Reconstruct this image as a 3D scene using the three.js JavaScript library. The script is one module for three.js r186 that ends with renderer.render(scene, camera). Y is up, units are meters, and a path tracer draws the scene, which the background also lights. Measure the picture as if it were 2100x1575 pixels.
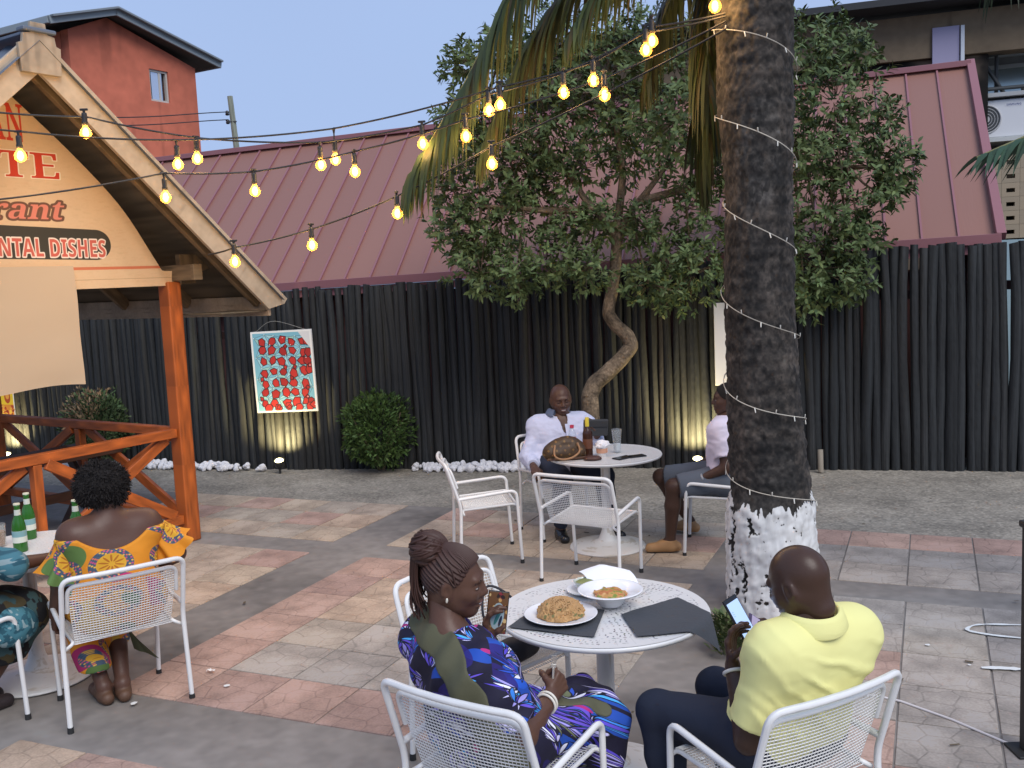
import * as THREE from 'three';
import { mergeGeometries, mergeVertices } from 'three/addons/utils/BufferGeometryUtils.js';
import { RoundedBoxGeometry } from 'three/addons/geometries/RoundedBoxGeometry.js';

// ---------------------------------------------------------------- camera, sky, sun, exposure
const scene = new THREE.Scene();
const camera = new THREE.PerspectiveCamera(42.67, 4 / 3, 0.1, 400);
camera.position.set(0, 2.129, 0);
camera.rotation.order = 'YXZ';
camera.rotation.set(-6.308 * Math.PI / 180, 0, -2.57 * Math.PI / 180);
const renderer = new THREE.WebGLRenderer({ antialias: true });
renderer.toneMapping = THREE.LinearToneMapping;
renderer.toneMappingExposure = 1.75;
renderer.shadowMap.enabled = true;

const lerp = (a, b, t) => a + (b - a) * t, clamp = (x, a = 0, b = 1) => Math.min(b, Math.max(a, x));
const smooth = (a, b, x) => { const t = clamp((x - a) / (b - a)); return t * t * (3 - 2 * t); };
function rng(seed) { let s = seed >>> 0 || 1; return () => { s |= 0; s = s + 0x6D2B79F5 | 0; let t = Math.imul(s ^ s >>> 15, 1 | s); t = t + Math.imul(t ^ t >>> 7, 61 | t) ^ t; return ((t ^ t >>> 14) >>> 0) / 4294967296; }; }
function hash3(x, y, z) { let h = Math.imul(x, 374761393) + Math.imul(y, 668265263) + Math.imul(z, 2147483647) | 0; h = Math.imul(h ^ h >>> 13, 1274126177); h ^= h >>> 16; return (h >>> 0) / 4294967296; }
function noise(x, y, z = 0) {
  const i = Math.floor(x), j = Math.floor(y), k = Math.floor(z), f = x - i, g = y - j, h = z - k;
  const u = f * f * (3 - 2 * f), v = g * g * (3 - 2 * g), w = h * h * (3 - 2 * h);
  const l = (a, b, t) => a + (b - a) * t, H = hash3;
  return l(l(l(H(i, j, k), H(i + 1, j, k), u), l(H(i, j + 1, k), H(i + 1, j + 1, k), u), v), l(l(H(i, j, k + 1), H(i + 1, j, k + 1), u), l(H(i, j + 1, k + 1), H(i + 1, j + 1, k + 1), u), v), w);
}
function fbm(x, y, z = 0, o = 4) { let s = 0, a = .5, t = 0; for (let n = 0; n < o; n++) { s += a * noise(x, y, z); t += a; x = x * 2.03 + 7.1; y = y * 2.03 + 3.7; z = z * 2.03 + 1.3; a *= .5; } return s / t; }

{ // dusk sky under thin even cloud: one computed dome of air and cloud
  const w = 1024, h = 512, d = new Float32Array(w * h * 4);
  for (let y = 0; y < h; y++) for (let x = 0; x < w; x++) {
    const el = (y + .5) / h * Math.PI - Math.PI / 2, az = (x + .5) / w * 2 * Math.PI;
    const cx = Math.cos(el) * Math.cos(az), cz = Math.cos(el) * Math.sin(az), sy = Math.sin(el);
    const t = smooth(0, .9, sy);
    let r = lerp(.39, .33, t), g = lerp(.52, .47, t), b = lerp(.80, .79, t);
    const q = fbm(cx * 2.6 + 5, sy * 5 + 1, cz * 2.6 + 9, 5), c = smooth(.40, .70, q);
    r = lerp(r, .405, c * .75); g = lerp(g, .50, c * .75); b = lerp(b, .76, c * .75);
    const k = .92 + .2 * fbm(cx * 1.3 + 2, sy * 3 + 4, cz * 1.3, 3);
    const low = sy < 0 ? .35 : 1;
    const o = (y * w + x) * 4; d[o] = r * k * low * .60; d[o + 1] = g * k * low * .60; d[o + 2] = b * k * low * .60; d[o + 3] = 1;
  }
  const t = new THREE.DataTexture(d, w, h, THREE.RGBAFormat, THREE.FloatType);
  t.mapping = THREE.EquirectangularReflectionMapping; t.magFilter = THREE.LinearFilter; t.minFilter = THREE.LinearFilter; t.needsUpdate = true;
  scene.background = t; scene.environment = t;
}
const sun = new THREE.DirectionalLight(new THREE.Color(1, .955, .92), 1.5);
sun.position.set(7, 17, 8); sun.target.position.set(0, 0, -6); scene.add(sun, sun.target);
sun.castShadow = true; sun.shadow.radius = 70; sun.shadow.mapSize.set(2048, 2048);
Object.assign(sun.shadow.camera, { left: -16, right: 16, top: 16, bottom: -16, near: 1, far: 60 });

// ---------------------------------------------------------------- small library
const V = (x, y, z) => new THREE.Vector3(x, y, z);
const used = {};
function numbered(n) { const k = used[n] = (used[n] ?? -1) + 1; return k ? `${n}_${String(k).padStart(3, '0')}` : n; }
const RGB = (r, g, b) => new THREE.Color().setRGB(r, g, b);
function mat(r, g, b, rough = .8, extra = {}) { return new THREE.MeshStandardMaterial({ color: RGB(r, g, b), roughness: rough, side: THREE.DoubleSide, ...extra }); }
function shade(o) { o.traverse(m => { if (m.isMesh) { m.castShadow = true; m.receiveShadow = true; } }); return o; }
function part(name, geo, m, parent) { const o = new THREE.Mesh(geo, m); o.name = name; o.castShadow = o.receiveShadow = true; parent.add(o); return o; }
function tag(o, label, category, group) { o.userData.label = label; o.userData.category = category; if (group) o.userData.group = group; return o; }
function thing(name, label, category, pos = [0, 0, 0], turn = 0, group) {
  const o = new THREE.Group(); o.name = numbered(name); o.position.set(...pos); o.rotation.y = turn; scene.add(o); return tag(o, label, category, group);
}
function solo(name, geo, m, label, category, group) { const o = part(numbered(name), geo, m, scene); return tag(o, label, category, group); }
function struct(name, geo, m) { const o = part(numbered(name), geo, m, scene); o.userData.kind = 'structure'; return o; }
function strip(g) { const q = g.index ? g.toNonIndexed() : g; for (const k of Object.keys(q.attributes)) if (!['position', 'normal', 'uv'].includes(k)) q.deleteAttribute(k); if (!q.attributes.uv) q.setAttribute('uv', new THREE.BufferAttribute(new Float32Array(q.attributes.position.count * 2), 2)); return q; }
const merge = a => mergeGeometries(a.map(strip));
const xf = (g, p = [0, 0, 0], r = [0, 0, 0], s) => { if (s) g.scale(...(Array.isArray(s) ? s : [s, s, s])); g.rotateX(r[0]); g.rotateY(r[1]); g.rotateZ(r[2]); g.translate(...p); return g; };
const box = (w, h, d, p, r, bev = .004) => xf(bev ? new RoundedBoxGeometry(w, h, d, 1, Math.min(bev, w / 3, h / 3, d / 3)) : new THREE.BoxGeometry(w, h, d), p, r);
const cyl = (r0, r1, h, p, r, n = 16) => xf(new THREE.CylinderGeometry(r0, r1, h, n), p, r);
function vlist(a) { return a.map(p => p.isVector3 ? p : V(...p)); }
function tube(pts, r, seg = 24, rad = 8, tension = .5) { return new THREE.TubeGeometry(new THREE.CatmullRomCurve3(vlist(pts), false, 'catmullrom', tension), seg, r, rad, false); }
// a bent steel tube: straight runs with rounded corners
function bent(pts, r, fillet = .05, rad = 8, steps = 5) {
  const p = vlist(pts), out = [p[0]];
  for (let i = 1; i < p.length - 1; i++) {
    const a = p[i - 1].clone().sub(p[i]), b = p[i + 1].clone().sub(p[i]); const f = Math.min(fillet, a.length() * .45, b.length() * .45);
    const A = p[i].clone().addScaledVector(a.normalize(), f), B = p[i].clone().addScaledVector(b.normalize(), f);
    for (let k = 0; k <= steps; k++) { const t = k / steps; out.push(A.clone().multiplyScalar((1 - t) * (1 - t)).addScaledVector(p[i], 2 * t * (1 - t)).addScaledVector(B, t * t)); }
  }
  out.push(p[p.length - 1]);
  return sweep(out, () => r, rad);
}
// sweep a round section along a polyline, radius by arc parameter
function sweep(pts, rf, rad = 8, cap = true) {
  const p = vlist(pts), n = p.length, pos = [], uv = [], idx = [];
  let N = null, L = 0;
  for (let i = 0; i < n; i++) {
    const T = p[Math.min(n - 1, i + 1)].clone().sub(p[Math.max(0, i - 1)]).normalize();
    if (!N) { N = Math.abs(T.y) < .9 ? V(0, 1, 0) : V(1, 0, 0); }
    N = N.clone().addScaledVector(T, -N.dot(T)).normalize(); const B = T.clone().cross(N);
    if (i) L += p[i].distanceTo(p[i - 1]);
    for (let k = 0; k <= rad; k++) { const a = k / rad * Math.PI * 2, R = rf(i / (n - 1), a, p[i]); const q = p[i].clone().addScaledVector(N, Math.cos(a) * R).addScaledVector(B, Math.sin(a) * R); pos.push(q.x, q.y, q.z); uv.push(k / rad, L); }
  }
  for (let i = 0; i < n - 1; i++) for (let k = 0; k < rad; k++) { const a = i * (rad + 1) + k, b = a + rad + 1; idx.push(a, a + 1, b, b, a + 1, b + 1); }
  if (cap) for (const [i, f] of [[0, 1], [n - 1, 0]]) { const c = pos.length / 3; pos.push(p[i].x, p[i].y, p[i].z); uv.push(.5, 0); for (let k = 0; k < rad; k++) { const a = i * (rad + 1) + k; f ? idx.push(c, a + 1, a) : idx.push(c, a, a + 1); } }
  const g = new THREE.BufferGeometry(); g.setAttribute('position', new THREE.Float32BufferAttribute(pos, 3)); g.setAttribute('uv', new THREE.Float32BufferAttribute(uv, 2)); g.setIndex(idx); g.computeVertexNormals(); return g;
}
function grid(nu, nv, f, uvf) { // parametric sheet
  const pos = [], uv = [], idx = [];
  for (let j = 0; j <= nv; j++) for (let i = 0; i <= nu; i++) { const u = i / nu, v = j / nv; pos.push(...f(u, v)); uv.push(...(uvf ? uvf(u, v) : [u, v])); }
  for (let j = 0; j < nv; j++) for (let i = 0; i < nu; i++) { const a = j * (nu + 1) + i, b = a + nu + 1; idx.push(a, a + 1, b + 1, a, b + 1, b); }
  const g = new THREE.BufferGeometry(); g.setAttribute('position', new THREE.Float32BufferAttribute(pos, 3)); g.setAttribute('uv', new THREE.Float32BufferAttribute(uv, 2)); g.setIndex(idx); g.computeVertexNormals(); return g;
}
function extrude(pts, depth, bevel = .004) { const s = new THREE.Shape(pts.map(p => new THREE.Vector2(...p))); return new THREE.ExtrudeGeometry(s, { depth, bevelEnabled: bevel > 0, bevelThickness: bevel, bevelSize: bevel, bevelSegments: 1, curveSegments: 10 }); }
function lathe(prof, n = 40) { return new THREE.LatheGeometry(prof.map(p => new THREE.Vector2(...p)), n); }
// textures computed pixel by pixel
function dataTex(w, h, f, srgb = true, rep) {
  const d = new Uint8Array(w * h * 4);
  for (let y = 0; y < h; y++) for (let x = 0; x < w; x++) { const c = f(x / w, y / h, x, y), o = (y * w + x) * 4; for (let k = 0; k < 3; k++) d[o + k] = clamp(Array.isArray(c) ? c[k] : c) * 255; d[o + 3] = 255; }
  const t = new THREE.DataTexture(d, w, h); t.wrapS = t.wrapT = THREE.RepeatWrapping; t.magFilter = THREE.LinearFilter; t.minFilter = THREE.LinearMipmapLinearFilter; t.generateMipmaps = true;
  if (srgb) t.colorSpace = THREE.SRGBColorSpace; if (rep) t.repeat.set(...rep); t.needsUpdate = true; return t;
}
function canvasTex(w, h, draw) { const c = document.createElement('canvas'); c.width = w; c.height = h; const g = c.getContext('2d'); draw(g, w, h); const t = new THREE.CanvasTexture(c); t.colorSpace = THREE.SRGBColorSpace; t.anisotropy = 8; return t; }
// tileable noise for textures
function tn(u, v, n, seed = 0) { const x = u * n, y = v * n, i = Math.floor(x), j = Math.floor(y), f = x - i, g = y - j, a = f * f * (3 - 2 * f), b = g * g * (3 - 2 * g), m = k => ((k % n) + n) % n, H = (p, q) => hash3(m(p), m(q), seed + n * 31); return lerp(lerp(H(i, j), H(i + 1, j), a), lerp(H(i, j + 1), H(i + 1, j + 1), a), b); }
function tfbm(u, v, n, o = 4, seed = 0) { let s = 0, a = .5, t = 0; for (let k = 0; k < o; k++) { s += a * tn(u, v, n, seed + k); t += a; n *= 2; a *= .55; } return s / t; }
function planarUV(g, ux = 'x', uy = 'z', sc = 1) { const p = g.attributes.position, uv = new Float32Array(p.count * 2), G = { x: i => p.getX(i), y: i => p.getY(i), z: i => p.getZ(i) }; for (let i = 0; i < p.count; i++) { uv[2 * i] = G[ux](i) * sc; uv[2 * i + 1] = G[uy](i) * sc; } g.setAttribute('uv', new THREE.BufferAttribute(uv, 2)); return g; }
function vcol(g, f) { const p = g.attributes.position, c = new Float32Array(p.count * 3); for (let i = 0; i < p.count; i++) { const q = f(p.getX(i), p.getY(i), p.getZ(i), i); c[3 * i] = q[0]; c[3 * i + 1] = q[1]; c[3 * i + 2] = q[2]; } g.setAttribute('color', new THREE.BufferAttribute(c, 3)); return g; }

// ---------------------------------------------------------------- implicit surfaces (bodies, clothes, bushes)
const smin = (a, b, k) => { const h = Math.max(k - Math.abs(a - b), 0) / k; return Math.min(a, b) - h * h * k * .25; };
const smax = (a, b, k) => -smin(-a, -b, k);
function cap(x, y, z, c) { // tapered capsule [ax,ay,az,bx,by,bz,ra,rb]
  const dx = c[3] - c[0], dy = c[4] - c[1], dz = c[5] - c[2], px = x - c[0], py = y - c[1], pz = z - c[2];
  const l = dx * dx + dy * dy + dz * dz, t = l > 1e-12 ? clamp((px * dx + py * dy + pz * dz) / l) : 0, ex = px - dx * t, ey = py - dy * t, ez = pz - dz * t;
  return Math.sqrt(ex * ex + ey * ey + ez * ez) - (c[6] + (c[7] - c[6]) * t);
}
const C = (a, b, ra, rb = ra) => [...a, ...b, ra, rb];
function caps(list, k) { return (x, y, z) => { let d = 9; for (const c of list) d = smin(d, cap(x, y, z, c), k); return d; }; }
function ell(x, y, z, c, r) { const a = (x - c[0]) / r[0], b = (y - c[1]) / r[1], e = (z - c[2]) / r[2], m = Math.sqrt(a * a + b * b + e * e); return (m - 1) * Math.min(r[0], r[1], r[2]) * (m < 1 ? 1 : 1); }
function bounds(list, pad = .06) { const lo = [9, 9, 9], hi = [-9, -9, -9]; for (const c of list) for (const o of [0, 3]) for (let k = 0; k < 3; k++) { const r = Math.max(c[6], c[7]) + pad; lo[k] = Math.min(lo[k], c[o + k] - r); hi[k] = Math.max(hi[k], c[o + k] + r); } return [lo, hi]; }
function nets(f, lo, hi, h) { // surface nets over a sparse grid
  const n = [0, 1, 2].map(k => Math.ceil((hi[k] - lo[k]) / h) + 2), [nx, ny, nz] = n, S = 8, A = new Float32Array(nx * ny * nz), id = (i, j, k) => i + nx * (j + ny * k);
  const rad = S * h * .9;
  for (let bk = 0; bk < nz; bk += S) for (let bj = 0; bj < ny; bj += S) for (let bi = 0; bi < nx; bi += S) {
    const d = f(lo[0] + (bi + S / 2) * h, lo[1] + (bj + S / 2) * h, lo[2] + (bk + S / 2) * h), skip = Math.abs(d) > rad * 1.25 + .02;
    for (let k = bk; k < Math.min(bk + S, nz); k++) for (let j = bj; j < Math.min(bj + S, ny); j++) for (let i = bi; i < Math.min(bi + S, nx); i++) A[id(i, j, k)] = skip ? d : f(lo[0] + i * h, lo[1] + j * h, lo[2] + k * h);
  }
  const pos = [], idx = [], vi = new Int32Array(nx * ny * nz).fill(-1), E = [[0, 1], [2, 3], [4, 5], [6, 7], [0, 2], [1, 3], [4, 6], [5, 7], [0, 4], [1, 5], [2, 6], [3, 7]];
  const val = new Float64Array(8);
  for (let k = 0; k < nz - 1; k++) for (let j = 0; j < ny - 1; j++) for (let i = 0; i < nx - 1; i++) {
    let m = 0; for (let c = 0; c < 8; c++) { val[c] = A[id(i + (c & 1), j + (c >> 1 & 1), k + (c >> 2))]; if (val[c] < 0) m |= 1 << c; }
    if (m === 0 || m === 255) continue;
    let X = 0, Y = 0, Z = 0, q = 0;
    for (const [a, b] of E) { if ((val[a] < 0) === (val[b] < 0)) continue; const t = val[a] / (val[a] - val[b]); X += lerp(a & 1, b & 1, t); Y += lerp(a >> 1 & 1, b >> 1 & 1, t); Z += lerp(a >> 2, b >> 2, t); q++; }
    vi[id(i, j, k)] = pos.length / 3; pos.push(lo[0] + (i + X / q) * h, lo[1] + (j + Y / q) * h, lo[2] + (k + Z / q) * h);
  }
  const quad = (a, b, c, d, s) => { if (a < 0 || b < 0 || c < 0 || d < 0) return; s ? idx.push(a, b, c, a, c, d) : idx.push(a, c, b, a, d, c); };
  for (let k = 1; k < nz - 1; k++) for (let j = 1; j < ny - 1; j++) for (let i = 1; i < nx - 1; i++) {
    const s = A[id(i, j, k)] < 0;
    if (s !== (A[id(i + 1, j, k)] < 0)) quad(vi[id(i, j - 1, k - 1)], vi[id(i, j, k - 1)], vi[id(i, j, k)], vi[id(i, j - 1, k)], s);
    if (s !== (A[id(i, j + 1, k)] < 0)) quad(vi[id(i - 1, j, k - 1)], vi[id(i - 1, j, k)], vi[id(i, j, k)], vi[id(i, j, k - 1)], s);
    if (s !== (A[id(i, j, k + 1)] < 0)) quad(vi[id(i - 1, j - 1, k)], vi[id(i, j - 1, k)], vi[id(i, j, k)], vi[id(i - 1, j, k)], s);
  }
  const g = new THREE.BufferGeometry(); g.setAttribute('position', new THREE.Float32BufferAttribute(pos, 3)); g.setIndex(idx); g.computeVertexNormals(); return g;
}
// ---------------------------------------------------------------- shared surface textures
const TEX = {};
TEX.concrete = dataTex(512, 512, (u, v) => { const a = tfbm(u, v, 4, 5, 1), b = tfbm(u, v, 48, 2, 7), s = smooth(.55, .75, tfbm(u, v, 6, 4, 21)); const k = .74 + .30 * a + .16 * (b - .5) - .12 * s; return [k * 1.0, k * .985, k * .965]; });
TEX.concreteB = dataTex(256, 256, (u, v) => tfbm(u, v, 32, 3, 5), false);
TEX.gravel = dataTex(512, 512, (u, v) => { const a = tfbm(u, v, 5, 4, 3), b = tn(u, v, 128, 9), c = tn(u, v, 64, 4); let k = .68 + .3 * a + .22 * (b - .5) + .14 * (c - .5); if (b > .93) k += .18; return [k, k * .985, k * .955]; });
TEX.gravelB = dataTex(256, 256, (u, v) => .5 * tn(u, v, 64, 2) + .5 * tn(u, v, 128, 6), false);
{ // flagstone stamp: irregular cells with dirty grooves
  const N = 7, P = []; const R = rng(77); for (let j = 0; j < N; j++) for (let i = 0; i < N; i++) P.push([(i + .15 + .7 * R()) / N, (j + .15 + .7 * R()) / N]);
  const edge = (u, v) => { let a = 9, b = 9; for (const [px, py] of P) { let dx = Math.abs(u - px), dy = Math.abs(v - py); dx = Math.min(dx, 1 - dx); dy = Math.min(dy, 1 - dy); const d = Math.hypot(dx, dy); if (d < a) { b = a; a = d; } else if (d < b) b = d; } return b - a; };
  TEX.stone = dataTex(512, 512, (u, v) => { const w = edge((u + .012 * tn(u, v, 24, 3) + 1) % 1, (v + .012 * tn(u, v, 24, 8) + 1) % 1); const g = smooth(.002, .012, w) * .5 + .5, keep = smooth(.42, .58, tn(u, v, 5, 12)); const a = tfbm(u, v, 6, 5, 2), b = tn(u, v, 128, 3); const k = (.76 + .36 * a + .10 * (b - .5)) * lerp(1, g, keep * .22); return [k, k * .99, k * .975]; });
  TEX.stoneB = dataTex(512, 512, (u, v) => { const w = edge(u, v); return smooth(.0, .014, w) * .7 + .3 * tfbm(u, v, 24, 3, 4); }, false);
}
TEX.wood = dataTex(256, 512, (u, v) => { const g = tn(u, v * .12, 40, 3) * .5 + tfbm(u, v * .3, 12, 3, 6) * .5, k = .68 + .4 * (g - .3); return [k, k * .98, k * .95]; });
TEX.bark = dataTex(512, 512, (u, v) => { const a = tfbm(u, v, 6, 5, 11), b = tfbm(u, v, 40, 3, 5), r = tn(u, v, 26, 8); const k = .34 + .55 * a + .35 * (b - .5) + .1 * (r - .5); return [k, k * .95, k * .9]; });
TEX.barkB = dataTex(512, 512, (u, v) => .5 * tfbm(u, v, 10, 5, 2) + .5 * tn(u * .3, v, 48, 5), false);
TEX.plaster = dataTex(512, 512, (u, v) => { const a = tfbm(u, v, 3, 5, 15), b = tfbm(u, v, 40, 2, 16), st = smooth(.5, .75, tn(u, v * .05, 40, 4) * tfbm(u, v, 4, 3, 9) * 1.6); const k = .82 + .25 * (a - .5) + .1 * (b - .5) - .1 * st; return [k, k, k]; });
TEX.paintB = dataTex(256, 256, (u, v) => tfbm(u, v, 24, 4, 3), false);

// ---------------------------------------------------------------- ground
struct('ground', xf(planarUV(new THREE.PlaneGeometry(300, 300, 1, 1), 'x', 'y', .3), [0, -.03, 0], [-Math.PI / 2, 0, 0]), mat(.24, .22, .19, .95, { map: TEX.gravel }));
const YARD = -.405; // paving runs at this angle
const yard = new THREE.Group(); yard.name = 'pavement'; yard.rotation.y = YARD; yard.userData.kind = 'structure'; scene.add(yard);
const sheet = (a0, a1, b0, b1, y, sc) => { const g = new THREE.PlaneGeometry(a1 - a0, b1 - b0, 60, 60); g.rotateX(-Math.PI / 2); g.translate((a0 + a1) / 2, y, (b0 + b1) / 2); return planarUV(g, 'x', 'z', sc); };
part('concrete_bed', sheet(-11, 8, -8.02, 5, 0, .31), mat(.265, .248, .232, .82, { map: TEX.concrete, bumpMap: TEX.concreteB, bumpScale: .002 }), yard);
{ // gravel strip between the paving and the fence
  const g = sheet(-14, 9, -13.5, -7.9, 0, .55); const p = g.attributes.position; for (let i = 0; i < p.count; i++) { const x = p.getX(i), z = p.getZ(i); p.setY(i, -.012 + .006 * (fbm(x * 2, z * 2, 0, 3) - .5)); } g.computeVertexNormals();
  g.rotateY(YARD); struct('gravel_path', g, mat(.40, .375, .33, .95, { map: TEX.gravel, bumpMap: TEX.gravelB, bumpScale: .008 }));
}
{ // stamped slabs, each a piece of its own, in panels between plain concrete bands
  const R = rng(5), S = .43, J = .009, H = .02, geos = [];
  for (let k = 0; k < 6; k++) { const g = new RoundedBoxGeometry(S - J, H, S - J, 1, .004); const p = g.attributes.position, uv = g.attributes.uv, ou = R(), ov = R(), sw = k % 2; for (let i = 0; i < p.count; i++) { const x = p.getX(i) * 1.0, z = p.getZ(i) * 1.0; uv.setXY(i, ou + (sw ? z : x), ov + (sw ? -x : z)); } geos.push(g); }
  const mk = (r, g, b) => mat(r, g, b, .84, { map: TEX.stone, bumpMap: TEX.stoneB, bumpScale: .0018 });
  const pink = [mk(.45, .305, .25), mk(.41, .28, .235), mk(.47, .325, .265)], tan = [mk(.50, .405, .31), mk(.46, .375, .30), mk(.52, .395, .295), mk(.43, .37, .305)], grey = [mk(.42, .375, .33), mk(.37, .335, .30), mk(.40, .36, .31)], dark = [mk(.335, .31, .285), mk(.31, .287, .268)];
  const put = (a, b, m) => { const o = part('paving_slab', geos[Math.floor(R() * 6)], m, yard); o.position.set(a, -H / 2 + .006 + R() * .0015, b); };
  const pick = l => l[Math.floor(R() * l.length)];
  const cols = [[-7.13, 6], [-4.05, 6], [-1.0, 6]], rows = [[-8.0, 3], [-6.38, 6], [-3.22, 6]];
  cols.forEach(([a0, na], ci) => rows.forEach(([b0, nb], ri) => {
    for (let i = 0; i < na; i++) for (let j = 0; j < nb; j++) {
      const a = a0 + (i + .5) * S, b = b0 + (j + .5) * S; let m;
      if (ci === 0) m = R() < .25 ? pick(pink) : pick(tan);
      else if (ci === 1) { if (ri === 1) m = (i === 0 || j === nb - 1 || (i === 1 && j < 1) || R() < .12) ? pick(pink) : R() < .5 ? pick(tan) : pick(grey); else if (ri === 0) m = R() < .2 ? pick(pink) : pick(tan); else m = R() < .3 ? pick(pink) : pick(tan); }
      else { if (ri === 0) m = j === 0 ? (i < 5 ? pick(pink) : pick(grey)) : j === 1 ? pick(dark) : pick(grey); else m = i > 2 ? (R() < .6 ? pick(dark) : pick(grey)) : R() < .2 ? pick(pink) : pick(grey); }
      if (ci === 2 && ri === 1 && i === 0 && R() < .5) m = pick(pink);
      put(a, b, m);
    }
  }));
}
// white paint spilt on the concrete
{
  const pm = mat(.72, .74, .72, .6); const Y = .016;
  const ribbon = (pts, w) => { const P = new THREE.CatmullRomCurve3(pts.map(p => V(p[0], Y, p[1]))).getPoints(24); const R = rng(9); return grid(24, 1, (u, v) => { const i = Math.round(u * 24), p = P[i], q = P[Math.min(24, i + 1)], o = P[Math.max(0, i - 1)]; const t = q.clone().sub(o).normalize(), ww = w * (.4 + 1.2 * hash3(i, 3, 1)) * (v - .5); return [p.x + t.z * ww, Y, p.z - t.x * ww]; }); };
  const a = part('paint_mark', ribbon([[2.76, -5.22], [2.60, -5.30], [2.52, -5.38], [2.60, -5.45], [2.80, -5.43], [2.95, -5.40]], .018), pm, scene); a.userData.kind = 'structure';
  const b = part('paint_mark_001', ribbon([[2.35, -4.86], [2.46, -4.84], [2.58, -4.79], [2.60, -4.68], [2.72, -4.66]], .028), pm, scene); b.userData.kind = 'structure';
  const R = rng(3);
  for (let k = 0; k < 8; k++) { const s = .007 + .012 * R(), g = new THREE.CircleGeometry(s, 7); const p = g.attributes.position; for (let i = 1; i < p.count; i++) { const q = .6 + .8 * R(); p.setXY(i, p.getX(i) * q, p.getY(i) * q); } g.rotateX(-Math.PI / 2); const sp = [[2.2, -5.1], [2.3, -5.0], [.95, -4.6], [1.05, -4.35], [.72, -4.5], [-1.9, -4.9], [-1.5, -5.2], [.6, -4.2]][k % 8]; g.translate(sp[0] + (R() - .5) * .3, Y, sp[1] + (R() - .5) * .3); const o = part('paint_speck', g, pm, scene); o.name = numbered('paint_speck'); o.userData.kind = 'structure'; }
}

// ---------------------------------------------------------------- log fence
const FL = [[-9.5, -13.72, 1.80], [-6.1, -12.55, 1.86], [-2.84, -11.42, 2.08], [1.45, -10.52, 2.15], [4.13, -9.76, 2.25], [9.5, -8.25, 2.3]];
function fenceAt(x) { let i = 0; while (i < FL.length - 2 && x > FL[i + 1][0]) i++; const t = (x - FL[i][0]) / (FL[i + 1][0] - FL[i][0]); return [lerp(FL[i][1], FL[i + 1][1], t), lerp(FL[i][2], FL[i + 1][2], t)]; }
const fence = thing('log_fence', 'tall charcoal fence of upright wooden logs in front of the red roof', 'fence');
{
  const R = rng(21), tex = dataTex(128, 512, (u, v) => { const k = .62 + .5 * (tfbm(u, v, 8, 4, 3) - .3) + .3 * (tn(u, v * .06, 48, 2) - .5); return [k, k, k]; }); tex.repeat.set(1, .5);
  const cols = [[.034, .039, .042], [.029, .034, .037], [.040, .043, .044], [.032, .034, .034], [.046, .036, .035]], ms = cols.map(c => mat(...c, .78, { map: tex, bumpMap: TEX.barkB, bumpScale: .006 }));
  const geos = []; for (let k = 0; k < 10; k++) { const ph = k * 3.3, wob = .006 + .012 * R(), pts = []; for (let i = 0; i <= 6; i++) { const t = i / 6; pts.push(V(wob * Math.sin(t * 5 + ph) + (R() - .5) * .006, t, wob * .7 * Math.cos(t * 4 + ph))); } geos.push(sweep(pts, (t, a) => (.047 - .006 * t) * (1 + .10 * Math.sin(a * 2 + ph) + .07 * Math.sin(t * 14 + ph)), 8)); }
  let x = -9.4, n = 0;
  while (x < 9.3 && n < 299) {
    const [z, h] = fenceAt(x), o = part('log', geos[Math.floor(R() * 10)], ms[Math.floor(R() * (n % 9 ? 4 : 5))], fence);
    const sc = .86 + .34 * R(); o.scale.set(sc, h + (R() - .5) * .055, sc); o.position.set(x, -.02, z + (R() - .5) * .03); o.rotation.set((R() - .5) * .02, R() * 6.28, (R() - .5) * .022);
    x += .0765 * (.8 + .36 * R()) * sc; n++;
  }
  const bm = mat(.05, .022, .02, .9);
  for (let i = 0; i < FL.length - 1; i++) for (const f of [.22, .8]) { const a = FL[i], b = FL[i + 1], L = Math.hypot(b[0] - a[0], b[1] - a[1]); const r = part('fence_rail', box(L, .09, .04), bm, fence); r.position.set((a[0] + b[0]) / 2 + .02, (a[2] + b[2]) / 2 * f, (a[1] + b[1]) / 2 - .085); r.rotation.y = -Math.atan2(b[1] - a[1], b[0] - a[0]); }
}

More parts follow.
